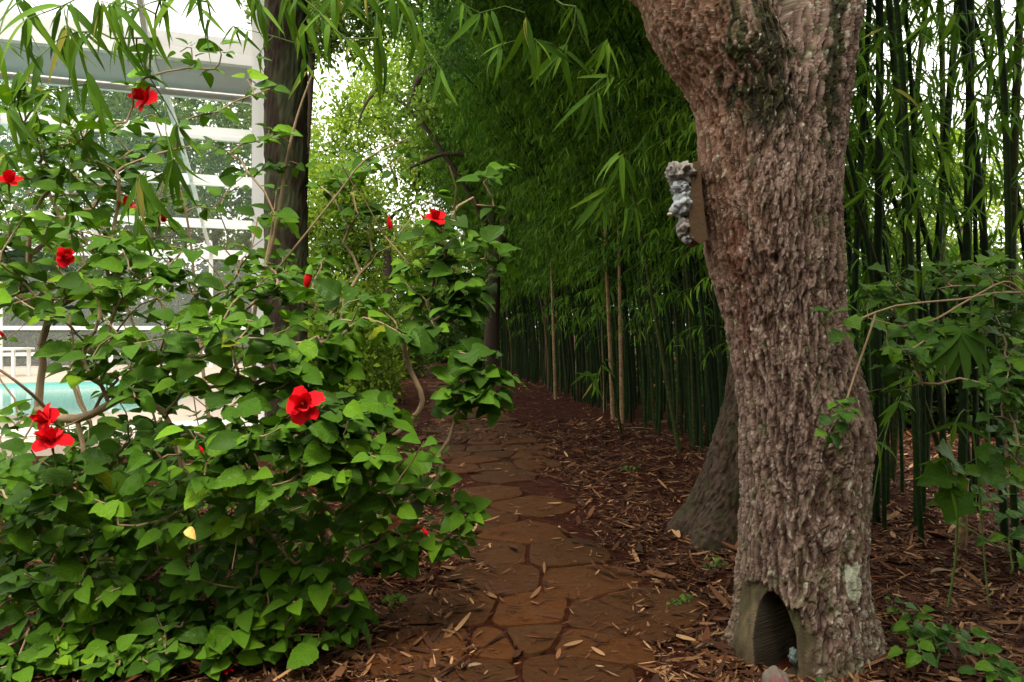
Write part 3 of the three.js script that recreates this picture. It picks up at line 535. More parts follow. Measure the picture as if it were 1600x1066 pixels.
{
  seed(61);
  const spots = [];
  const put = (x, d, min) => { for (const s of spots) if (Math.hypot(s[0] - x, s[1] - d) < min) return false; spots.push([x, d]); return true; };
  // thick canes on the right, then the slender ones of the long row
  let n = 0;
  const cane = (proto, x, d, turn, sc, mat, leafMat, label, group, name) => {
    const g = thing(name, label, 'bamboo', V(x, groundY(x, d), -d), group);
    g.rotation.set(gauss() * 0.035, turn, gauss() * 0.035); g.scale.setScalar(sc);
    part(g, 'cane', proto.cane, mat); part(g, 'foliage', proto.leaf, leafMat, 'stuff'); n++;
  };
  const thick = [[1338, 5.6], [1376, 5.4], [1392, 6.8], [1426, 5.2], [1452, 6.6], [1508, 5.3], [1562, 4.9], [1590, 5.2], [1640, 4.8], [1478, 7.6], [1545, 7.4], [1356, 8.2], [1412, 8.6], [1680, 6], [1720, 5.4]];
  const nth = ['nearest', 'second', 'third', 'fourth', 'fifth', 'sixth', 'seventh', 'eighth', 'ninth', 'tenth', 'eleventh', 'twelfth'];
  thick.sort((a, b) => a[0] - b[0]);
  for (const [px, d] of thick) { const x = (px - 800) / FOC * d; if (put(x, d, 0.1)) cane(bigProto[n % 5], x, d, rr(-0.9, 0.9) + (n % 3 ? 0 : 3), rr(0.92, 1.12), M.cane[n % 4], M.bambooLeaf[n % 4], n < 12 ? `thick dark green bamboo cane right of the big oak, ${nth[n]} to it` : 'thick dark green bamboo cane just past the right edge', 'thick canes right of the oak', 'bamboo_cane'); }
  const canes = [];
  for (let k = 0; k < 9000 && canes.length < 520; k++) { const d = 4.6 + 21 * Math.pow(rnd(), 1.15), off = -Math.log(1 - rnd() * 0.95) * 0.75, x = frontX(d) + off; if (d < 8 && off < 0.1) continue; if (x / d > 0.44 && (d > 8 || rnd() < 0.85)) continue; if (put(x, d, 0.085)) canes.push([x, d, off]); }
  canes.sort((a, b) => a[2] + a[1] * 0.05 - b[2] - b[1] * 0.05);
  const rest = [];
  canes.forEach(([x, d], k) => {
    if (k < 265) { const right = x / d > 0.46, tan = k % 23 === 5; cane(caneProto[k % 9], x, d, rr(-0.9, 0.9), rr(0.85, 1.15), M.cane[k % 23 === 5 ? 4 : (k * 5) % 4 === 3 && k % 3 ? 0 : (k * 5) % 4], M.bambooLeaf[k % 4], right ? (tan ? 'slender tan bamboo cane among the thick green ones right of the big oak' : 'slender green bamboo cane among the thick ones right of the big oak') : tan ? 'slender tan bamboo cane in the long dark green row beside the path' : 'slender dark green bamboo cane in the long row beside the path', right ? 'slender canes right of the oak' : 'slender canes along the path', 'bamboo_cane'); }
    else rest.push([x, d]);
  });
  for (let k = 0; k < 90; k++) { const d = rr(-3.5, 4.2); rest.push([Math.max(3.1, d * 0.8) + 2.6 * rnd(), d]); }  // unseen canes added right of and behind the camera to cut light
  const proto = buildCane(4, false), b = new MB(); b.mesh(proto.cane, new THREE.Matrix4()); b.mark(0); b.mesh(proto.leaf, new THREE.Matrix4()); b.mark(1);
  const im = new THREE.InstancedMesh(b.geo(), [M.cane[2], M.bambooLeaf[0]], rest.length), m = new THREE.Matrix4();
  rest.forEach(([x, d], k) => { m.makeRotationY(rr(-1.6, 1.6)).setPosition(x, groundY(x, d), -d).scale(V(1, rr(0.85, 1.15), 1)); im.setMatrixAt(k, m); });
  shade(im); im.name = 'bamboo_thicket_and_shade_canes'; im.userData = { kind: 'stuff', label: 'dense mass of canes deep inside the bamboo grove, plus unseen canes added for shade', category: 'bamboo' }; scene.add(im);
  // pale dead canes
  const dead = (p0, p1, r, label, mat = M.deadCane) => { const l = V(0, 0, 0).subVectors(p1, p0), pts = [], rad = []; const L = l.length(), nn = Math.round(L / 0.33); for (let k = 0; k <= nn; k++) for (const [e, q] of [[-0.01, 0.97], [0, 1.15], [0.012, 0.97]]) { const t = clamp01((k + e * 3) / nn); pts.push(l.clone().multiplyScalar(t + (e === 0.012 ? 0.001 : 0))); rad.push(r * q * (1 - 0.35 * t)); } const b = new MB(); b.tube(pts, rad, 8, true); single('dead_bamboo_cane', label, 'bamboo', b.geo(), mat, p0); };
  const gp = (px, d) => { const x = (px - 800) / FOC * d; return V(x, groundY(x, d) - 0.03, -d); };
  dead(gp(958, 11.2), at(941, 250, 11.3), 0.036, 'pale dead bamboo cane, middle of three standing before the dark row');
  dead(gp(945, 12.4), at(938, 330, 12.5), 0.034, 'pale dead bamboo cane, leftmost of three standing before the dark row');
  dead(gp(972, 10.9), at(966, 300, 11.0), 0.036, 'pale dead bamboo cane, rightmost of three standing before the dark row');
  dead(gp(868, 14.5), at(861, 400, 14.6), 0.034, 'short pale dead cane standing alone farther down the dark row');
  dead(gp(1500, 4.7), at(1508, 748, 4.7), 0.038, 'short tan bamboo stub standing behind the young broad leaved plant');
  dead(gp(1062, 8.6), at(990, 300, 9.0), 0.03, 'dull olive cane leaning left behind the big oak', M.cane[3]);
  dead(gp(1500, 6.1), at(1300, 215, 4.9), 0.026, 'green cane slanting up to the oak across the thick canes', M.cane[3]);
}
console.log('bamboo');

// ---------------------------------------------------------------- trees beyond
function tree(name, label, px, d, H, cr, cols, o = {}) {          // cr: crown centre px,py and radii in px
  seed(o.seed ?? Math.round(px * 3 + d * 7));
  const base = V((px - 800) / FOC * d, 0, -d), t = thing(name, label, 'tree', base), tg = [];
  const c = at(cr[0], cr[1], d).sub(base), rx = cr[2] / FOC * d, ry = cr[3] / FOC * d, n = o.n ?? 220;
  while (tg.length < n) { const v = V(rr(-1, 1), rr(-1, 1), rr(-1, 1)); const l = v.length(); if (l > 1 || rnd() > 0.25 + l) continue; if (n3(v.x * 2 + px, v.y * 2, v.z * 2) < (o.hole ?? -0.25)) continue; tg.push(V(c.x + v.x * rx, Math.max(0.5, c.y + v.y * ry), c.z + v.z * rx * 0.8)); }
  const trunkTop = V(c.x * 0.5, Math.max(H * 0.4, c.y - ry * 0.5), c.z * 0.5), stem = smooth([V(0, -0.1, 0), V(c.x * 0.1 + 0.1, trunkTop.y * 0.4, 0.05), trunkTop], 12);
  const tr = grow([stem], tg, { tip: 0.008, max: o.r ?? 0.2, step: 0.5, wiggle: 0.25, path: 0.2, power: 0.5 });
  const tb = new MB(), bb = new MB();
  tb.tube(stem, u => (o.r ?? 0.2) * (1 + 0.5 * Math.pow(1 - u, 6)) * (1 - 0.35 * u), 12); part(t, 'trunk', tb.geo(), M.darkBark);
  tr.chains.slice(1).forEach(ch => { const r = ch.map(q => q.r); r[0] = Math.min(r[0], r[1] * 1.2); bb.tube(ch.map(q => q.p), r, 4); }); part(t, 'branches', bb.geo(), M.darkBark, 'stuff');
  crown(t, tg, o.size ?? 0.75, o.per ?? 4, cols, 400 + px, o.leaf ?? 0.2);
  return t;
}
const bright = [[0.20, 0.30, 0.02], [0.26, 0.36, 0.03], [0.13, 0.23, 0.02]], mid = [[0.09, 0.17, 0.012], [0.13, 0.21, 0.018], [0.06, 0.12, 0.01]], deep = [[0.035, 0.08, 0.01], [0.05, 0.10, 0.012]];
const far = tree('broadleaf_tree', 'dark limbed tree at the far end of the path, its crown arching over it', 765, 19, 9, [770, 130, 170, 150], mid, { r: 0.2, n: 170, per: 4, leaf: 0.2, hole: 0 });
for (const [pts, r0, r1] of [[[[772, 420, 19], [800, 330, 18], [850, 275, 17], [905, 245, 16.5], [960, 235, 16]], 0.16, 0.1], [[[800, 330, 18], [760, 255, 18], [700, 240, 18], [640, 262, 18]], 0.1, 0.04], [[[775, 400, 19], [755, 340, 18.5], [690, 235, 18], [640, 170, 18], [592, 135, 18]], 0.08, 0.04], [[[640, 170, 18], [660, 115, 17.5], [705, 95, 17], [745, 80, 17]], 0.07, 0.05], [[[592, 135, 18], [570, 165, 18], [560, 190, 18]], 0.05, 0.02]]) { const b = new MB(); b.tube(smooth(pts.map(p => at(...p).sub(far.position)), 24), t => lerp(r0, r1, t) * (1 + 0.12 * Math.sin(t * 31)), 8); part(far, 'limb', b.geo(), M.darkBark); }
tree('broadleaf_tree', 'bright yellow green tree between the palm trunk and the path', 600, 25, 9, [610, 260, 110, 200], bright, { n: 170, leaf: 0.2, hole: -0.1 });
tree('broadleaf_tree', 'slim tree whose leafy top hangs over the palm trunk', 452, 13, 7, [530, 10, 120, 75], mid, { n: 90, r: 0.08, size: 0.45, hole: -0.1 });
tree('broadleaf_tree', 'small bright tree just right of the dark palm trunk', 500, 17, 5, [530, 370, 70, 130], bright, { n: 130, r: 0.07, size: 0.5 });
tree('broadleaf_tree', 'broad tree behind the right end of the pool enclosure', 340, 32, 10, [330, 260, 170, 190], mid, { n: 240, size: 1 });
tree('broadleaf_tree', 'broad tree behind the left end of the pool enclosure', 90, 33, 10, [90, 270, 210, 200], mid, { n: 260, size: 1 });
tree('broadleaf_tree', 'leafy tree behind the grove just left of the big oak', 1010, 27, 10, [990, 300, 150, 180], bright, { n: 110, size: 0.8, hole: 0 });
tree('broadleaf_tree', 'leafy tree behind the grove hidden by the big oak', 1190, 24, 9, [1190, 360, 130, 120], bright, { n: 90, size: 0.8 });
tree('broadleaf_tree', 'light green tree seen between the canes just right of the big oak', 1400, 15, 8, [1410, 300, 120, 140], bright, { n: 80, size: 0.5, hole: 0.1 });
tree('broadleaf_tree', 'light green tree seen between the canes at the right edge', 1580, 17, 8, [1570, 350, 130, 120], bright, { n: 75, size: 0.5, hole: 0.1 });
tree('broadleaf_tree', 'low leafy tree beyond the pale clearing at the end of the path', 700, 33, 5, [690, 440, 120, 100], mid, { n: 180, size: 0.9 });
function shrub(label, px, d, w, h, cols, nn = 90, leaf = 0.2, size = 0.5) {
  seed(Math.round(px + d * 31)); const base = V((px - 800) / FOC * d, 0, -d), t = thing('background_shrub', label, 'shrub', base), tg = [];
  while (tg.length < nn) { const v = V(rr(-1, 1), rnd(), rr(-1, 1)); if (v.x * v.x + v.z * v.z + v.y * v.y > 1) continue; tg.push(V(v.x * w, 0.12 + v.y * h, v.z * w * 0.8)); }
  const tr = grow([[V(0, -0.05, 0), V(0, h * 0.12, 0)]], tg, { tip: 0.004, max: 0.05, step: 0.3, wiggle: 0.15 }), b = new MB(); tubes(b, tr, 4); part(t, 'stems', b.geo(), M.darkBark, 'stuff');
  crown(t, tg, size, 5, cols, 900 + px, leaf, 'foliage');
}
shrub('dark shrub behind the thick canes just right of the big oak', 1390, 11, 1.3, 2.5, deep);
shrub('dark shrub behind the thick canes near the right edge', 1530, 10.5, 1.3, 2.4, deep);
shrub('dark shrub behind the thick canes beyond the right edge', 1680, 10, 1.4, 2.4, deep);
shrub('dark shrub behind the grove in line with the big oak', 1240, 12, 1.3, 2.4, deep);
shrub('dark shrub behind the grove left of the big oak', 1090, 15, 1.7, 2.6, deep);
shrub('mid green shrub beyond the palm trunk at the enclosure corner', 530, 14, 0.9, 2.2, bright, 90);
shrub('mid green shrub left of the pale clearing', 590, 21, 1.3, 1.9, mid, 80);
shrub('dark shrub at the far side of the pale clearing', 740, 30, 2.2, 2.4, deep, 80, 0.2, 0.8);
shrub('dark shrub behind the far rail of the enclosure, right of the patio table', 290, 28, 2.6, 3.2, deep, 110, 0.2, 0.9);
shrub('dark shrub behind the far rail of the enclosure at its right end', 400, 28, 2.2, 3.4, deep, 100, 0.2, 0.9);
shrub('dark shrub behind the far rail of the enclosure at its left end', 60, 28, 3, 3.2, deep, 110, 0.2, 0.9);
{ // the wood that closes the view, and unseen foliage added to block light
  seed(77); const tg = [];
  for (let k = 0; k < 700; k++) { const a = rr(-1.05, 1.05), D = rr(36, 46), h = rnd(); tg.push(V(Math.sin(a) * D * 1.1, h * (4.5 + 2.2 * n2(a * 6, 1)), -Math.cos(a) * D)); }
  for (let k = 0; k < 800; k++) { const a = rr(1.5, 4.8), D = rr(7.5, 11), h = rnd(); tg.push(V(Math.sin(a) * D, h * (6.4 + 1.6 * n2(a * 5, 2)), -Math.cos(a) * D)); }  // added behind and beside the camera, unseen, to block low sky light
  const g = new THREE.Group(); const im = crown(g, tg, 1.7, 2, deep.concat(mid), 555, 0.2); g.remove(im); im.name = 'far_wood_and_light_blocker'; im.userData = { kind: 'stuff', label: 'dark wood that closes the view, plus unseen foliage added to block sky light', category: 'wood' }; scene.add(im);
}
console.log('trees');

// ---------------------------------------------------------------- hibiscus
{
  seed(91);
  const base = V((300 - 800) / FOC * 3.9, 0, -3.9), bush = thing('hibiscus_shrub', 'large sprawling hibiscus with red flowers left of the path', 'shrub', base);
  const L = p => p.sub(base);
  const blobs = [ // px, py, rx, ry, distance, spread, clusters
    [80, 250, 130, 110, 3.5, 0.6, 36], [280, 250, 120, 90, 3.7, 0.5, 18], [410, 230, 70, 120, 3.6, 0.2, 10], [300, 120, 120, 50, 3.7, 0.3, 8],
    [90, 420, 130, 90, 3.1, 0.4, 40], [290, 440, 120, 80, 3.3, 0.4, 28], [440, 470, 80, 60, 3.3, 0.3, 15], [300, 560, 190, 70, 2.95, 0.3, 50],
    [530, 560, 110, 110, 3.0, 0.3, 50], [705, 430, 75, 90, 3.2, 0.2, 46], [740, 600, 45, 50, 3.0, 0.15, 24], [600, 310, 110, 70, 4.2, 0.5, 16], [770, 290, 30, 50, 3.6, 0.2, 4],
    [410, 690, 190, 70, 2.8, 0.25, 60], [600, 720, 110, 80, 3.0, 0.25, 30], [180, 830, 230, 100, 3.15, 0.35, 64], [470, 850, 150, 100, 3.2, 0.25, 36],
    [100, 960, 160, 70, 3.15, 0.25, 30], [330, 950, 160, 50, 3.2, 0.2, 20], [90, 1030, 150, 30, 2.98, 0.1, 14], [280, 1020, 120, 26, 3.0, 0.1, 8], [230, 900, 260, 90, 3.4, 0.15, 46], [460, 960, 100, 50, 3.1, 0.15, 12], [690, 800, 45, 70, 3.2, 0.12, 10], [630, 850, 40, 30, 3.2, 0.1, 5], [60, 760, 120, 60, 3.0, 0.3, 24],
    [200, 690, 260, 90, 3.9, 0.4, 60], [250, 800, 300, 130, 4.0, 0.4, 60], [60, 330, 110, 130, 4.4, 0.5, 30], [330, 350, 130, 110, 4.5, 0.5, 18], [520, 430, 90, 70, 4.2, 0.4, 20], [250, 700, 250, 200, 4.5, 0.5, 80], [480, 720, 150, 140, 4.3, 0.4, 36], [120, 500, 170, 120, 4.6, 0.5, 30],
  ];
  const gaps = [[50, 600, 62, 46, 0.96], [30, 528, 62, 26, 0.9], [70, 695, 42, 20, 0.95], [285, 640, 50, 26, 0.85], [400, 640, 30, 26, 0.7], [330, 150, 110, 70, 0.75], [340, 310, 90, 70, 0.72], [180, 130, 80, 60, 0.5], [420, 560, 24, 24, 0.6], [645, 585, 70, 42, 0.93], [750, 690, 40, 40, 0.9], [320, 430, 26, 60, 0.7], [110, 110, 90, 60, 0.6], [450, 300, 34, 110, 0.5]];
  const tg = [];
  for (const [cx, cy, rx, ry, d, sp, n] of blobs) for (let k = 0; k < n * (cy > 740 ? 1.6 : cx < 200 ? 1.5 : d < 3.7 ? 1.1 : 1.35); k++) {
    for (let q = 0; q < 12; q++) {
      const a = rr(0, 6.28), r = Math.sqrt(rnd()), x = cx + Math.cos(a) * rx * r, y = cy + Math.sin(a) * ry * r; let ok = true;
      for (const [gx, gy, gw, gh, p] of gaps) if (Math.hypot((x - gx) / gw, (y - gy) / gh) < 1 && rnd() < p) ok = false;
      const dd = d + gauss() * sp * 0.6, P = at(x, y, dd); if (P.y < 0.06 || !ok) continue; tg.push(L(P)); break;
    }
  }
  const bare = new Set(); for (let k = 0; k < 34; k++) { const t = tg[Math.floor(rnd() * tg.length)].clone().add(V(gauss() * 0.25, rr(0, 0.3), 0.12 + gauss() * 0.12)); bare.add(tg.length); tg.push(t); }
  const s = (...a) => a.map(([x, y, d]) => L(at(x, y, d)));
  const root = (px, d) => L(V((px - 800) / FOC * d, -0.04, -d));
  const R0 = root(300, 3.9), R1 = root(380, 3.8), R2 = root(160, 3.7), R3 = root(520, 3.7);
  const stems = [
    smooth([R1, ...s([400, 700, 3.7], [398, 480, 3.6], [428, 370, 3.55], [452, 230, 3.5], [468, 170, 3.5], [490, 110, 3.5])], 22),
    smooth([R0, ...s([290, 760, 3.8], [240, 600, 3.8], [180, 430, 3.9], [110, 250, 4.0])], 20),
    smooth([R0.clone().add(V(0.05, 0, 0)), ...s([330, 720, 3.9], [310, 520, 4], [290, 330, 4], [240, 180, 3.9])], 20),
    smooth([R2, ...s([140, 760, 3.6], [80, 650, 3.3], [30, 600, 3.1], [-60, 540, 3.0])], 18),
    smooth([R3, ...s([560, 740, 3.4], [648, 652, 3.3], [660, 625, 3.3], [640, 575, 3.3], [632, 535, 3.3], [680, 440, 3.3])], 20),
    smooth([R3.clone().add(V(-0.04, 0, 0)), ...s([500, 760, 3.3], [470, 640, 3.3], [420, 560, 3.4])], 14),
    smooth([R2.clone().add(V(-0.05, 0, 0.03)), ...s([60, 820, 3.2], [-20, 760, 3.1])], 10),
    smooth([R0.clone().add(V(0.02, 0, 0.05)), ...s([300, 840, 3.4], [280, 760, 3.1], [240, 700, 3.0])], 12),
  ];
  const branchStem = smooth(s([405, 455, 3.58], [450, 400, 3.5], [530, 300, 3.5], [570, 250, 3.5], [640, 215, 3.6]), 12); stems.push(branchStem);
  stems.push(smooth(s([60, 640, 3.27], [120, 655, 3.1], [200, 615, 3.0], [290, 560, 3.1], [400, 470, 3.3]), 12));
  const tr = grow(stems, tg, { tip: 0.0028, max: 0.02, step: 0.1, wiggle: 0.08, path: 0.22, power: 0.35, sag: 0.1 });
  // thick stems are parts; the twigs are too many to count
  const tw = new MB();
  tr.chains.forEach((ch, k) => {
    const r = ch.map(n => n.r); r[0] = Math.min(r[0], r[1] * 1.15);
    if (k < stems.length) { const rs = ch.map((n, j) => Math.max(n.r, lerp(k < 8 ? 0.014 : 0.006, 0.003, j / ch.length))); const m = new MB(); m.tube(ch.map(n => n.p), rs, 8); part(bush, 'stem', m.geo(), M.twig); }
    else tw.tube(ch.map(n => n.p), r, 5);
  });
  part(bush, 'twigs', tw.geo(), M.twig, 'stuff');
  const leaves = [];
  tr.ends.forEach((e, k) => {
    const p = e.p, prev = e.parent.p, dir = V(0, 0, 0).subVectors(p, prev).normalize(), n = bare.has(k) ? 0 : 3 + Math.floor(rnd() * 4), young = rnd(), wp = p.clone().add(base), D = -wp.z;
    const patch = 0.35 * n3(wp.x * 1.6, wp.y * 1.6, wp.z * 1.6 + 3) + 0.12;
    for (let j = 0; j < n; j++) {
      const a = j * 2.4 + rnd(), back = j < 3 ? 0 : rr(0, 0.12), o = p.clone().addScaledVector(dir, -back);
      const out = V(Math.cos(a), rr(-0.45, 0.35), Math.sin(a)).addScaledVector(dir, 0.55).normalize(), len = lerp(0.045, 0.14, Math.pow(rnd(), 1.3)) * (0.85 + 0.3 * rnd()) * (j === 0 ? 0.8 : 1);
      const pet = o.clone().addScaledVector(out, 0.02);
      leaves.push({ m: frameOf(pet, out.add(V(0, -0.18, 0.1)), V(gauss() * 0.8, 1, 0.7 + gauss() * 0.8), len), size: len / D, y: young + patch + (j === 0 ? 0.15 : 0), px: wp.x / D * FOC + 800, k: leaves.length });
    }
  });
  const tone = l => l.y > 1.25 ? 3 : l.y > 1.0 ? 2 : l.y > 0.62 ? 1 : l.y > 0.3 ? 0 : 4;
  leaves.sort((a, b) => b.size - a.size);
  const inView = l => l.px > -20;
  const big = leaves.filter(inView).slice(0, 300), set = new Set(big), small = leaves.filter(l => !set.has(l));
  big.forEach((l, k) => { const t = tone(l), m = part(bush, 'leaf', G.hib[k % 4], M.hibiscus[k % 53 === 7 ? 5 : t]); place(m, l.m); });
  const im = new THREE.InstancedMesh(G.hibLow, M.hibiscusMass, small.length), c = rgb(0, 0, 0), tones = [[0.068, 0.18, 0.008], [0.10, 0.24, 0.009], [0.15, 0.33, 0.011], [0.22, 0.42, 0.014], [0.045, 0.12, 0.008]];
  small.forEach((l, k) => { im.setMatrixAt(k, l.m); const q = tones[tone(l)], v = rr(0.8, 1.2); im.setColorAt(k, c.setRGB(q[0] * v, q[1] * v, q[2] * v)); });
  shade(im); im.name = 'foliage'; im.userData.kind = 'stuff'; bush.add(im);
  console.log('hibiscus leaves', leaves.length);
  // flowers
  const petal = (w, f, dr) => leafGeo(7, t => Math.max(0.01, w * Math.pow(Math.sin(Math.PI * Math.min(0.93, 0.12 + 0.72 * t)), 0.9)), f, dr, 0.12, 2);
  const PG = [petal(0.42, 0.25, 0.35), petal(0.36, 0.5, 0.15), petal(0.48, 0.1, 0.55)], frillG = petal(0.34, 0.7, -0.2);
  const pb = new MB(); pb.tube([V(0, 0, 0), V(0, 0.02, 0.5), V(0, 0.0, 1)], [0.05, 0.05, 0.04], 5); for (let k = 0; k < 9; k++) { const a = k * 2.4; pb.tube([V(0, 0, 0.7 + 0.03 * k), V(Math.cos(a) * 0.12, Math.sin(a) * 0.12, 0.75 + 0.03 * k)], [0.02, 0.035], 4); } const pistil = pb.geo();
  const flower = (px, py, d, wpx, face, dark, open = 1, label) => {
    const g = new THREE.Group(), p = L(at(px, py, d)), R = wpx / 2 / FOC * d * 1.15; g.name = 'flower'; g.userData.label = label; place(g, frameOf(p, face, V(0, 1, 0), R)); bush.add(g);
    const mat = M.petal, spin = rr(0, 6.28);
    for (let k = 0; k < 5; k++) { const a = k * 1.2566 + spin, o = V(Math.cos(a) * open, Math.sin(a) * open, 1.15 - open * rr(0.75, 1.0)); place(part(g, 'petal', PG[k % 3], mat), frameOf(V(0, 0, 0), o, V(-Math.cos(a) * 0.3 + gauss() * 0.35, -Math.sin(a) * 0.3 + gauss() * 0.35, 1), rr(0.85, 1.12))); }
    for (let k = 0; k < 9; k++) { const a = k * 2.4 + spin + 0.4, o = V(Math.cos(a) * rr(0.3, 0.9) * open, Math.sin(a) * rr(0.3, 0.9) * open, 0.7); place(part(g, 'frill', frillG, mat), frameOf(V(Math.cos(a) * 0.05, Math.sin(a) * 0.05, 0.1), o, V(-Math.cos(a) + gauss() * 0.5, -Math.sin(a) + gauss() * 0.5, 0.5), rr(0.6, 0.9))); }
    place(part(g, 'pistil', pistil, M.pollen), frameOf(V(0, 0, 0.1), V(0.1, 0.1, 1), V(0, 1, 0), 0.55));
    const st = new MB(); st.tube([V(0, 0, 0.05), V(0, -0.25, -0.7), V(0.1, -0.7, -1.4)], [0.1, 0.06, 0.05], 5); part(g, 'stalk', st.geo(), M.budGreen);
  };
  flower(475, 634, 2.42, 58, V(0.05, 0.25, 1), false, 1, 'bright red double flower, fully open');
  flower(80, 690, 2.7, 50, V(0.1, 0.75, 0.6), true, 0.9, 'red flower against the pale deck'); flower(76, 655, 2.85, 42, V(-0.3, 0.2, 0.6), true, 0.8, 'red flower against the pool');
  flower(230, 157, 3.7, 46, V(-0.5, 0.35, 0.9), false, 0.85, 'red flower against the enclosure roof'); flower(200, 325, 3.3, 30, V(0.2, 0.9, 0.4), false, 0.6, 'small red flower over the enclosure'); flower(14, 287, 3.0, 36, V(0.3, 0.8, 0.4), false, 0.8, 'red flower at the left edge');
  flower(98, 402, 2.75, 34, V(0.6, 0.2, 0.5), false, 0.6, 'small red flower half hidden by leaves'); flower(680, 343, 3.0, 32, V(0.1, 0.7, 0.7), false, 0.7, 'small red flower above the bright leaves'); flower(255, 340, 3.8, 20, V(0.3, 0, 1), true, 0.5, 'small red flower before the enclosure');
  const budG = new THREE.LatheGeometry([[0.001, -1], [0.2, -0.75], [0.34, -0.2], [0.3, 0.3], [0.14, 0.8], [0.02, 1.05]].map(([x, y]) => new THREE.Vector2(x, y)), 9);
  const calyx = new THREE.LatheGeometry([[0.05, -1.35], [0.25, -1.05], [0.3, -0.7], [0.36, -0.55]].map(([x, y]) => new THREE.Vector2(x, y)), 9);
  const bud = (px, py, d, h, tilt, dark) => { const g = new THREE.Group(); g.name = 'bud'; g.position.copy(L(at(px, py, d))); const k = h / 2 / FOC * d; g.scale.setScalar(k); g.rotation.set(0.2, 0, tilt); part(g, 'petals', budG, M.petal); part(g, 'calyx', calyx, M.budGreen); bush.add(g); };
  bud(609, 350, 3.5, 26, 0.2); bud(481, 437, 3.0, 36, 2.9, true); bud(315, 703, 2.4, 14, 0.4, true); bud(665, 832, 2.95, 17, 0.6, true); bud(3, 523, 3.2, 16, 0.6); bud(664, 341, 3.25, 18, 0.9);
  const wl = part(bush, 'leaf', G.hib[1], std(0.62, 0.40, 0.12, { side: THREE.DoubleSide })); wl.userData.label = 'withered yellow leaf'; place(wl, frameOf(L(at(292, 826, 2.6)), V(0.5, -0.4, 0.3), V(0.2, 0.5, 1), 0.055));
}
console.log('hibiscus');

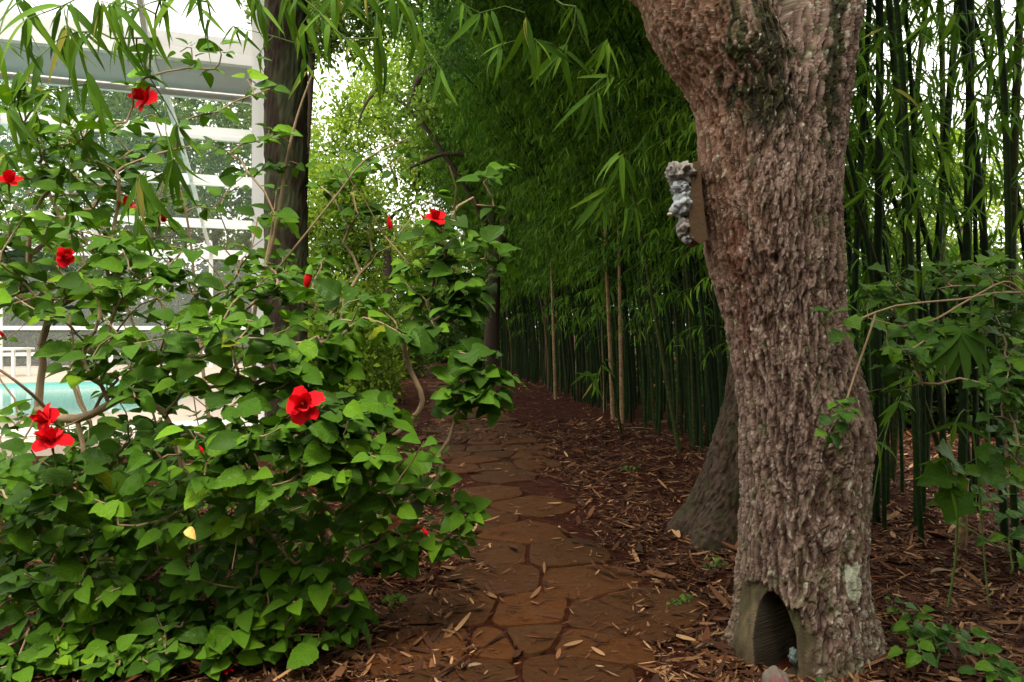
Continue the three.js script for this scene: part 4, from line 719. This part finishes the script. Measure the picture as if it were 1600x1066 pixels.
// ---------------------------------------------------------------- canes that arch over from the grove, their leaves hanging into the top of the view
{
  seed(131);
  const arch = (label, base, via, fans) => {
    const t = thing('arching_bamboo_cane', label, 'bamboo', base), L = p => p.clone().sub(base);
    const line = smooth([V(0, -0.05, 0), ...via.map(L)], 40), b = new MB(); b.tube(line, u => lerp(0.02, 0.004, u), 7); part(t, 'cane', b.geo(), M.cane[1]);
    const tg = fans.map(([x, y, d]) => L(at(x, y, d))), stem = line.slice(14), tr = grow([stem], tg, { tip: 0.0016, max: 0.004, step: 0.15, wiggle: 0.06, sag: 0.15, path: 0.02 });
    tr.chains.slice(1).forEach(ch => { const m = new MB(); m.tube(ch.map(n => n.p), ch.map(n => Math.max(0.0014, n.r)), 5); part(t, 'twig', m.geo(), M.twigGreen); });
    fans.forEach(([x, y, d, n, len, spread = 0.55, turn = 0], k) => {
      for (let j = 0; j < n; j++) {
        const u = n > 1 ? j / (n - 1) - 0.5 : 0, a = u * 1.7 * spread + turn + gauss() * 0.35, dir = V(Math.sin(a), -Math.cos(a) + 0.2 * gauss(), gauss() * 0.55), l = len / FOC * d * rr(0.5, 1.12), off = Math.abs(gauss()) * 0.045 * d / 3;
        const nd = tr.ends[k], bk = V(0, 0, 0).subVectors(nd.parent.p, nd.p).normalize();
        const m = part(t, 'leaf', G.bam[(j + k) % 3], M.bambooLeaf[rnd() < 0.04 ? 4 : (j * 3 + k) % 4]); place(m, frameOf(tg[k].clone().addScaledVector(bk, off), dir, V(gauss() * 0.8, 0.5 + gauss() * 0.4, 1), l));
        m.scale.x *= rr(0.8, 1.25);
      }
    });
  };
  const g = (x, d) => V(x, groundY(x, d), -d);
  arch('thin bamboo cane arching over the path, leaves hanging at the top left corner', g(3.05, 4.4), [V(2.3, 4.3, -3.9), V(0.4, 4.7, -3.3), V(-1.1, 3.6, -2.9), V(-1.9, 3.0, -2.8)], [
    [20, -10, 2.8, 6, 110, 0.9, -0.4], [95, 10, 2.8, 7, 105, 0.8, -0.3], [150, 0, 2.7, 8, 100, 0.6], [210, 15, 2.8, 6, 90, 0.5, -0.2], [60, 90, 2.9, 6, 90, 0.8, -0.5], [100, 40, 3.1, 6, 120, 0.5, -0.3], [10, 170, 3.1, 5, 120, 0.7, 0.2], [60, 190, 3.2, 6, 110, 0.7, -0.5], [140, 130, 3.2, 5, 90, 0.6], [310, -20, 2.8, 4, 80, 0.4], [215, 275, 3.2, 7, 110, 0.8], [270, 250, 3.3, 6, 120, 0.7], [215, 345, 3.1, 7, 95, 0.5, 0.1], [20, 330, 3.2, 6, 90, 0.9], [110, 320, 3.2, 6, 90, 0.7], [175, 60, 3.0, 5, 90, 0.5, 0.2], [240, 60, 3.0, 4, 80, 0.4, -0.3], [130, 215, 3.3, 5, 90, 0.6], [-10, 60, 2.9, 6, 100, 0.9], [40, 30, 2.7, 7, 100, 0.9], [120, 50, 3.0, 7, 90, 0.9], [180, -5, 2.9, 7, 80, 0.8], [250, 0, 2.9, 6, 80, 0.8], [75, 140, 3.1, 7, 90, 1.0], [30, 110, 3.2, 6, 90, 1.0], [160, 180, 3.3, 6, 80, 1], [280, 200, 3.5, 5, 75, 0.9], [5, 240, 3.3, 6, 90, 0.9], [95, 260, 3.4, 6, 90, 0.9], [330, 30, 3.1, 5, 70, 0.8]]);
  arch('thin bamboo cane arching over the path, leaves hanging before the palm trunk', g(2.75, 4.9), [V(2.1, 4.5, -4.5), V(0.5, 4.9, -3.8), V(-0.6, 4.0, -3.2), V(-1.2, 3.2, -3.0)], [
    [340, -30, 2.9, 5, 80, 0.7], [385, -20, 2.9, 6, 90, 0.6], [410, 10, 2.9, 6, 80, 0.5, 0.2], [450, -10, 3.0, 5, 90, 0.6], [540, 60, 3.0, 4, 80, 0.5, 0.3], [590, 60, 3.1, 4, 130, 0.35], [500, 20, 3.0, 5, 80, 0.6], [560, -20, 3.0, 5, 80, 0.8], [690, 110, 3.2, 4, 95, 0.45], [640, 10, 3.3, 4, 90, 0.6], [400, 90, 3.1, 3, 60, 0.6, 0.4], [470, 40, 3.2, 6, 70, 0.9], [520, -10, 3.1, 7, 80, 0.9], [430, -20, 3.0, 6, 80, 0.8], [610, -10, 3.2, 6, 80, 0.9], [360, 40, 3.2, 5, 60, 0.9], [660, 60, 3.4, 5, 80, 0.8], [480, 110, 3.4, 5, 60, 0.9]]);
  arch('thin bamboo cane arching left of the big oak, leaves hanging high over the path', g(2.4, 5.9), [V(1.9, 4.6, -5.4), V(0.9, 5.0, -4.6), V(0.2, 4.3, -3.9), V(-0.2, 3.5, -3.6)], [
    [750, 20, 3.6, 6, 90, 0.8], [820, 20, 3.5, 5, 95, 0.5, -0.1], [780, 70, 3.6, 5, 80, 0.7, -0.5], [830, 60, 3.6, 6, 100, 0.6, 0.3], [900, 10, 3.8, 6, 80, 0.9], [880, 80, 3.8, 7, 80, 0.7, -0.3], [950, 60, 4, 6, 80, 0.8], [715, 0, 3.6, 5, 70, 0.8], [920, 150, 4.2, 7, 85, 0.7], [960, 120, 4.3, 6, 80, 0.8, -0.5], [975, 250, 4.6, 7, 75, 0.9, -0.3], [940, 310, 4.8, 7, 80, 0.9, -0.5], [1000, 330, 4.8, 6, 70, 0.8]]);
  arch('thin bamboo cane drooping leafy at the upper right between the thick canes', g(3.4, 4.7), [V(3.3, 3.6, -4.6), V(2.7, 4.1, -4.3), V(2.3, 3.4, -4.1)], [
    [1370, 40, 4.3, 6, 60, 1], [1390, 130, 4.3, 7, 65, 1], [1440, 170, 4.3, 7, 70, 0.9], [1350, 110, 4.2, 6, 60, 0.9], [1500, 90, 4.3, 6, 60, 1], [1560, 60, 4.3, 6, 60, 0.9], [1430, 60, 4.4, 6, 60, 1], [1480, 250, 4.4, 6, 60, 0.9], [1400, 250, 4.4, 6, 55, 1], [1570, 180, 4.4, 6, 60, 1], [1550, 290, 4.3, 6, 60, 1], [1600, 330, 4.3, 6, 60, 1], [1340, 30, 4.4, 6, 60, 1], [1460, 20, 4.4, 7, 65, 1], [1520, 160, 4.4, 6, 60, 1], [1370, 200, 4.4, 6, 60, 1], [1590, 110, 4.4, 6, 60, 1], [1540, 10, 4.4, 6, 60, 1], [1430, 300, 4.5, 6, 55, 1], [1350, 300, 4.5, 6, 55, 1], [1510, 330, 4.5, 6, 55, 1]]);
  arch('low leafy bamboo shoot drooping before the dark row', g(1.45, 9.6), [V(1.25, 0.9, -9.4), V(1.1, 1.0, -9.2)], [[915, 578, 9.3, 5, 38, 1.2, -0.6], [925, 600, 9.3, 5, 40, 1, -0.3], [935, 582, 9.3, 4, 35, 0.9, 0.6]]);
}

// ---------------------------------------------------------------- leafy growth at the right
function leafy(name, label, cat, base, stems, tips, o) {
  const t = thing(name, label, cat, base), L = p => p.clone().sub(base), st = stems.map(s => smooth(s.map(L), 14)), tg = tips.map(L);
  const tr = grow(st, tg, { tip: o.tip ?? 0.0016, max: o.max ?? 0.005, step: 0.08, wiggle: 0.1, path: 0.1, sag: 0.08 });
  tr.chains.forEach((ch, k) => { const m = new MB(), r = ch.map(n => Math.max(n.r, k < st.length ? (o.stem ?? 0.004) : 0.0014)); m.tube(ch.map(n => n.p), r, 6); part(t, k < st.length ? 'stem' : 'twig', m.geo(), o.wood ?? M.twig); });
  tr.ends.forEach((e, k) => {
    const dir = V(0, 0, 0).subVectors(e.p, e.parent.p).normalize(), n = o.n + Math.floor(rnd() * 3);
    for (let j = 0; j < n; j++) { const a = j * 2.4 + rnd(), out = V(Math.cos(a), rr(-0.5, 0.4), Math.sin(a) * 0.8).addScaledVector(dir, 0.5).normalize(); const m = part(t, 'leaf', o.geo[(j + k) % o.geo.length], o.mats[(j * 2 + k) % o.mats.length]); place(m, frameOf(e.p.clone().addScaledVector(out, 0.012).addScaledVector(dir, j > 2 ? -0.06 : 0), out.add(V(0, -0.2, 0.15)), V(gauss() * 0.4, 1, 0.5 + gauss() * 0.35), rr(...o.len))); }
  });
  return t;
}
{
  seed(141);
  const A = (x, y, d) => at(x, y, d), tips = [];
  for (const [cx, cy, rx, ry, d, n] of [[1420, 540, 70, 70, 3.3, 24], [1400, 460, 60, 50, 3.5, 16], [1570, 450, 50, 60, 3.2, 18], [1570, 590, 50, 70, 3.1, 26], [1520, 500, 70, 50, 3.5, 18], [1580, 690, 30, 60, 3.2, 10], [1480, 430, 70, 30, 3.7, 12]]) for (let k = 0; k < n; k++) tips.push(A(cx + gauss() * rx * 0.7, cy + gauss() * ry * 0.7, d + gauss() * 0.15));
  tips.push(A(1300, 492, 2.95), A(1318, 515, 2.97), A(1312, 630, 2.93), A(1300, 650, 2.9), A(1325, 640, 2.95), A(1295, 675, 2.9));
  const b = V(2.35, 0, -3.1);
  leafy('leafy_vine', 'tangled leafy vine with thin tan stems reaching from the right edge to the oak', 'vine', b, [
    [b.clone().add(V(0, -0.03, 0)), A(1650, 700, 3.1), A(1640, 500, 3.1), A(1600, 457, 3.1), A(1500, 468, 3.1), A(1400, 478, 3.1), A(1340, 500, 3.0), A(1308, 512, 2.96)],
    [A(1600, 457, 3.1), A(1575, 440, 3.1), A(1520, 465, 3.1), A(1460, 500, 3.1), A(1437, 505, 3.2)],
    [A(1370, 487, 3.05), A(1352, 540, 3.0), A(1338, 580, 2.98), A(1320, 635, 2.95)],
  ], tips, { n: 2, geo: G.vine, mats: M.vineLeaf, len: [0.05, 0.1], stem: 0.0045 });
  // fan palm leaf
  const fb = V(2.55, 0, -3.4), fan = thing('fan_palm_seedling', 'young fan palm with one bright drooping leaf at the right edge', 'palm', fb), o = at(1500, 512, 3.3).sub(fb);
  const ps = new MB(); ps.tube(smooth([V(0, -0.04, 0), at(1640, 560, 3.35).sub(fb), at(1560, 508, 3.3).sub(fb), o], 16), u => 0.005, 6); part(fan, 'stalk', ps.geo(), M.twigGreen);
  for (let k = 0; k < 15; k++) { const a = -1.75 + k * 0.23 + gauss() * 0.05, d = V(Math.sin(a) * 0.8 - 0.15, -Math.cos(a) - 0.25, 0.3 + gauss() * 0.12); const m = part(fan, 'leaflet', G.bam[k % 3], M.fanLeaf); place(m, frameOf(o, d, V(gauss() * 0.2, 0.5, 1), rr(0.24, 0.32) * (0.7 + 0.3 * Math.cos(a)))); m.scale.x *= 1.9; }
  // the young broad leaved plant
  const yb = V((1478 - 800) / FOC * 3.7, 0, -3.7), yp = thing('young_broadleaf_plant', 'young plant with a rosette of broad lobed green leaves at the right', 'plant', yb), c = at(1497, 732, 3.6).sub(yb);
  const ys = new MB(); ys.tube(smooth([V(0, -0.04, 0), V(0.02, 0.3, 0.05), c], 10), u => lerp(0.007, 0.004, u), 7); part(yp, 'stem', ys.geo(), M.twigGreen);
  for (const [x, y, l, dx, dy, q] of [[-8, -14, 0.17, -0.5, 0.35, 0], [-14, 6, 0.2, -1, -0.1, 1], [-6, 26, 0.2, -0.35, -0.7, 0], [22, 2, 0.2, 0.9, -0.15, 0], [26, -18, 0.14, 0.8, 0.5, 1], [2, 0, 0.09, -0.5, 0.1, 0], [6, 2, 0.1, 0.8, 0.0, 1], [-4, 10, 0.09, 0.1, -0.6, 1]]) { const m = part(yp, 'leaf', G.vine[q], M.vineLeaf[l < 0.12 ? 2 : 1]); const p = c.clone().add(V(x * 0.0032, -y * 0.0032, 0.02)); place(m, frameOf(p, V(dx, dy, 0.35), V(-dx * 0.2, 0.8, 0.8), l)); const s = new MB(); s.tube([c, p], [0.0025, 0.002], 5); part(yp, 'leaf_stalk', s.geo(), M.twigGreen); }
  // low bamboo sprays in front of the thick canes
  const spray = (label, base, pts, fans, len) => { const t = thing('bamboo_shoot', label, 'bamboo', base), b2 = new MB(), ln = smooth([V(0, -0.04, 0), ...pts.map(p => p.clone().sub(base))], 16); b2.tube(ln, u => lerp(0.005, 0.0015, u), 6); part(t, 'stem', b2.geo(), M.twigGreen); for (const f of fans) { const q = ln[Math.round(f * 16)]; for (let j = 0; j < 5; j++) { const a = -1 + j * 0.5 + gauss() * 0.15, m = part(t, 'leaf', G.bam[j % 3], M.bambooLeaf[j % 4]); place(m, frameOf(q, V(Math.sin(a), -Math.cos(a) * 0.8, gauss() * 0.4), V(gauss() * 0.4, 0.4, 1), len * rr(0.7, 1.1))); } } };
  spray('thin bamboo shoot drooping beside the right flank of the big oak', V(2.1, 0, -4.4), [at(1395, 640, 4.3), at(1440, 560, 4.2), at(1370, 690, 4)], [0.5, 0.7, 0.85, 1], 0.2);
  spray('thin bamboo shoot with drooping leaves under the young broad leaved plant', V(2.45, 0, -3.75), [at(1510, 640, 3.7), at(1480, 700, 3.6), at(1485, 765, 3.55)], [0.5, 0.75, 1], 0.19);
  // ground plants
  const ground = (label, px, py, w, n, len, tall = 0.14, mats = M.vineLeaf) => { const b3 = onGround(px, py); b3.y = groundY(b3.x, -b3.z); const tp = [], S = []; for (let k = 0; k < n; k++) { const a = rr(0, 6.28), r = w * Math.sqrt(rnd()); tp.push(b3.clone().add(V(Math.cos(a) * r, tall * rr(0.5, 1.1), Math.sin(a) * r))); } leafy('ground_plant', label, 'plant', b3, [[b3.clone().add(V(0, -0.03, 0)), b3.clone().add(V(0, 0.03, 0)), b3.clone().add(V(0.01, 0.06, 0))]], tp, { n: 2, geo: G.hib, mats, len, stem: 0.003, wood: M.twigGreen }); };
  ground('bushy green seedling in the litter right of the big oak', 1465, 1045, 0.2, 16, [0.05, 0.085], 0.17);
  ground('green seedling cut by the bottom right corner', 1570, 1095, 0.14, 8, [0.05, 0.08], 0.15);
  ground('dark green plant at the foot of the canes at the right edge', 1580, 900, 0.32, 18, [0.07, 0.12], 0.42);
  ground('tiny seedling right of the oak trunk in the litter', 1392, 960, 0.06, 4, [0.03, 0.05], 0.06);
  ground('tiny seedling in the litter left of the oak root', 1062, 948, 0.06, 4, [0.025, 0.04], 0.05);
  ground('tiny seedling in the litter by the foot of the dark oak', 985, 735, 0.1, 4, [0.03, 0.05], 0.06);
  ground('tiny seedling in the litter beside the oak hollow', 1118, 900, 0.05, 3, [0.03, 0.04], 0.06);
  ground('small leafy seedling left of the path under the hibiscus', 555, 1000, 0.1, 8, [0.035, 0.055], 0.14, M.hibiscus.slice(0, 3));
  ground('small leafy seedling farther up the path under the hibiscus', 610, 960, 0.07, 5, [0.03, 0.05], 0.1, M.hibiscus.slice(0, 3));
  ground('tiny seedling growing at the foot of the big oak trunk', 1290, 1072, 0.04, 3, [0.04, 0.06], 0.04);
}
console.log('right');

// ---------------------------------------------------------------- small things
function lump(r, sx, sy, sz, sd, amp = 0.25, det = 8) { let g = new THREE.IcosahedronGeometry(r, det); g.deleteAttribute('normal'); g.deleteAttribute('uv'); g = mergeVertices(g, 1e-4); const uv = []; for (let k = 0; k < g.attributes.position.count; k++) uv.push((g.attributes.position.getX(k) + g.attributes.position.getZ(k)) / r * 0.3, g.attributes.position.getY(k) / r * 0.3); g.setAttribute('uv', new THREE.Float32BufferAttribute(uv, 2)); const P = g.attributes.position; for (let k = 0; k < P.count; k++) { const x = P.getX(k) / r, y = P.getY(k) / r, z = P.getZ(k) / r, f = 1 + amp * n3(x * 1.3 + sd, y * 1.3, z * 1.3) + amp * 0.35 * n3(x * 4 + sd, y * 4, z * 4) + amp * 0.12 * n3(x * 11, y * 11 + sd, z * 11); P.setXYZ(k, x * r * f * sx, y * r * f * sy, z * r * f * sz); } g.computeVertexNormals(); return g; }
{
  // weathered plaque on the oak's left flank
  const gm = std(0.40, 0.42, 0.44, { bumpMap: stoneBump, bumpScale: 0.004, roughness: 0.8 }), gm2 = std(0.27, 0.24, 0.22, { bumpMap: stoneBump, bumpScale: 0.004 }), pk = std(0.5, 0.38, 0.34), board = std(0.09, 0.055, 0.032, { bumpMap: barkBump, bumpScale: 0.002 });
  const D = 3.24, o = at(1085, 318, D), pl = thing('carved_plaque', 'weathered grey carved plaque with a brown back board fixed to the oak trunk', 'ornament', o), s = D / FOC, Q = (px, py, dz = 0) => V((px - 1085) * s, (318 - py) * s, dz);
  const bd = new THREE.Shape(); [[1080, 258], [1088, 256], [1091, 300], [1095, 340], [1100, 376], [1088, 382], [1074, 372], [1073, 330], [1077, 290]].forEach(([x, y], k) => { const q = Q(x, y); k ? bd.lineTo(q.x, q.y) : bd.moveTo(q.x, q.y); });
  const bg = new THREE.ExtrudeGeometry(bd, { depth: 0.16, bevelEnabled: true, bevelSize: 0.004, bevelThickness: 0.004, bevelSegments: 2 }); bg.translate(0.004, 0, -0.12); part(pl, 'back_board', bg, board);
  const add = (n, px, py, w, h, dz, sd, mat, dep = 0.07, amp = 0.3) => { const m = part(pl, n, lump(1, w / 2 * s, h / 2 * s, dep, sd, amp), mat); m.position.copy(Q(px, py, dz)); };
  add('crown', 1066, 270, 42, 32, -0.02, 1, gm2, 0.085, 0.4); add('crown_tip', 1050, 266, 14, 22, 0.0, 2, gm2, 0.04); add('brow', 1064, 294, 30, 20, -0.01, 3, gm, 0.075); add('eye', 1055, 294, 13, 13, 0.035, 4, gm, 0.02, 0.15);
  add('cheek', 1066, 318, 28, 38, -0.01, 5, gm, 0.08); add('nose', 1054, 329, 16, 14, 0.0, 6, gm, 0.035, 0.15); add('nose_tip', 1047, 335, 9, 6, 0.0, 7, pk, 0.018, 0.1); add('chin', 1070, 354, 22, 30, -0.01, 8, gm2, 0.06); add('beard', 1076, 370, 16, 20, -0.01, 9, gm, 0.05);
  // fairy door stones at the hollow
  const fd = onGround(1214, 1092), ds = thing('rounded_stone', 'small pink stone with a grey rounded rim standing before the oak hollow', 'stone', V(fd.x, 0, fd.z));
  part(ds, 'cap', lump(1, 0.056, 0.085, 0.05, 31, 0.1), std(0.15, 0.12, 0.10, { bumpMap: stoneBump, bumpScale: 0.004 })).position.y = 0.03;
  part(ds, 'face', lump(1, 0.046, 0.07, 0.04, 33, 0.1), std(0.19, 0.08, 0.075, { bumpMap: stoneBump, bumpScale: 0.004 })).position.set(0.002, 0.022, 0.022);
  ds.rotation.x = -0.25;
  const gp = onGround(1241, 1040); single('glass_pebble', 'pale teal pebble at the mouth of the oak hollow', 'pebble', lump(0.028, 0.8, 1.2, 0.7, 12, 0.25), std(0.15, 0.19, 0.17, { roughness: 0.4 }), V(gp.x, 0.04, gp.z));
  // stones under the hibiscus
  single('boulder', 'brown boulder under the hibiscus beside the path', 'stone', lump(0.16, 1.1, 0.85, 1, 21, 0.3), M.stone[0], V(onGround(632, 822).x, 0.1, -4.75));
  single('boulder', 'smaller brown boulder leaning on the other one under the hibiscus', 'stone', lump(0.12, 1, 0.8, 1, 23, 0.3), M.stone[3], V(onGround(628, 850).x, 0.07, -4.35));
  // fallen things
  const sheath = (px, py, len, w, yaw, label) => { const p = onGround(px, py), b = new MB(), rows = []; for (let k = 0; k <= 10; k++) { const t = k / 10, ww = w * Math.sin(Math.PI * (0.15 + 0.8 * t)) + 0.002, row = []; for (let q = 0; q <= 4; q++) { const u = q / 2 - 1; row.push(b.v((t - 0.5) * len, 0.012 + 0.018 * u * u * (1 - t * 0.5) + 0.01 * Math.sin(t * 5), u * ww, t, q / 4)); } rows.push(row); } for (let k = 0; k < 10; k++) for (let q = 0; q < 4; q++) { b.t(rows[k][q], rows[k][q + 1], rows[k + 1][q]); b.t(rows[k][q + 1], rows[k + 1][q + 1], rows[k + 1][q]); } const m = single('fallen_bamboo_sheath', label, 'bamboo sheath', b.geo(), M.sheath, V(p.x, groundY(p.x, -p.z) + 0.008, p.z)); m.rotation.y = yaw; };
  sheath(160, 1046, 0.3, 0.028, -0.55, 'large tan bamboo sheath lying under the hibiscus at the lower left'); sheath(1005, 672, 0.55, 0.03, 0.2, 'pale bamboo sheath lying at the foot of the dark row'); sheath(1478, 902, 0.2, 0.022, 0.25, 'curled orange tan sheath lying under the thick canes');
  sheath(750, 1050, 0.14, 0.012, 0.4, 'pale curled sheath lying across the near flagstones'); sheath(1110, 1010, 0.18, 0.013, 0.5, 'tan sheath lying left of the oak root');
  seed(151);
  const ff = onGround(352, 1062), fl = thing('fallen_flower', 'red fallen hibiscus flower on the litter at the bottom edge', 'flower', V(ff.x, 0.03, ff.z)); for (let k = 0; k < 6; k++) { const a = k * 1.05; place(part(fl, 'petal', leafGeo(5, t => 0.3 * Math.sin(Math.PI * Math.min(0.95, 0.1 + 0.8 * t)), 0.5, 0.3, 0.1, 2), M.petal), frameOf(V(0, 0, 0), V(Math.cos(a), 0.5, Math.sin(a)), V(0, 1, 0), 0.035)); }
}

// ---------------------------------------------------------------- litter
{
  seed(161);
  const blade = leafGeo(5, t => 0.06 * Math.pow(Math.sin(Math.PI * (0.06 + 0.9 * t)), 0.7), 0.5, -0.16, 0, 1);
  const list = [], cols = [[0.20, 0.10, 0.045], [0.11, 0.042, 0.017], [0.055, 0.021, 0.01], [0.30, 0.17, 0.085], [0.035, 0.015, 0.008], [0.075, 0.027, 0.012], [0.13, 0.06, 0.028], [0.05, 0.02, 0.01], [0.06, 0.024, 0.011], [0.04, 0.016, 0.008]];
  for (let k = 0; k < 150000; k++) {
    const d = k < 112000 ? 2.2 + 9 * Math.pow(rnd(), 1.4) : 8 + 22 * rnd(), x = rr(-0.66, 0.76) * d * 1.05, off = Math.abs(x - pathMid(d)) - pathHalf(d) + 0.16 * n2(x * 2, d * 2);
    if (off < 0 && rnd() > 0.07 + 0.9 * sstep(-0.12, 0, off) * (d > 7 ? 1 : 0.6) + (d > 9 ? 0.35 : 0)) continue;
    if (x < -0.9 && d > 7 && d < 17 && x < -2.6) continue;
    if (Math.hypot(x - 1.29, d - OD) < 0.27) continue;
    list.push([x, d, off]);
  }
  const im = new THREE.InstancedMesh(blade, M.litter, list.length), m = new THREE.Matrix4(), c = rgb(0, 0, 0);
  list.forEach(([x, d, off], k) => {
    const far = sstep(13, 19, d), L = (rnd() < 0.06 ? rr(0.09, 0.18) : rr(0.02, 0.075)) * (1 + far * 0.8), a = rr(0, 6.28), y = (off > 0 ? groundY(x, d) + rr(0, 0.022) : 0.028 + rr(0, 0.006)) + 0.004;
    m.copy(frameOf(V(x, y, -d), V(Math.cos(a), gauss() * (off > 0 ? 0.22 : 0.05), Math.sin(a)), V(gauss() * 0.5, 1, gauss() * 0.5), L)).scale(V(rr(0.8, 2.2), 1, 1)); im.setMatrixAt(k, m);
    const q = cols[Math.floor(rnd() * 10)], v = rr(0.7, 1.25); im.setColorAt(k, c.setRGB(q[0] * v, q[1] * v, q[2] * v));
  });
  shade(im); im.name = 'leaf_litter'; im.userData = { kind: 'stuff', label: 'brown fallen bamboo leaves covering the ground', category: 'litter' }; scene.add(im);
  console.log('litter', list.length);
}
renderer.render(scene, camera);
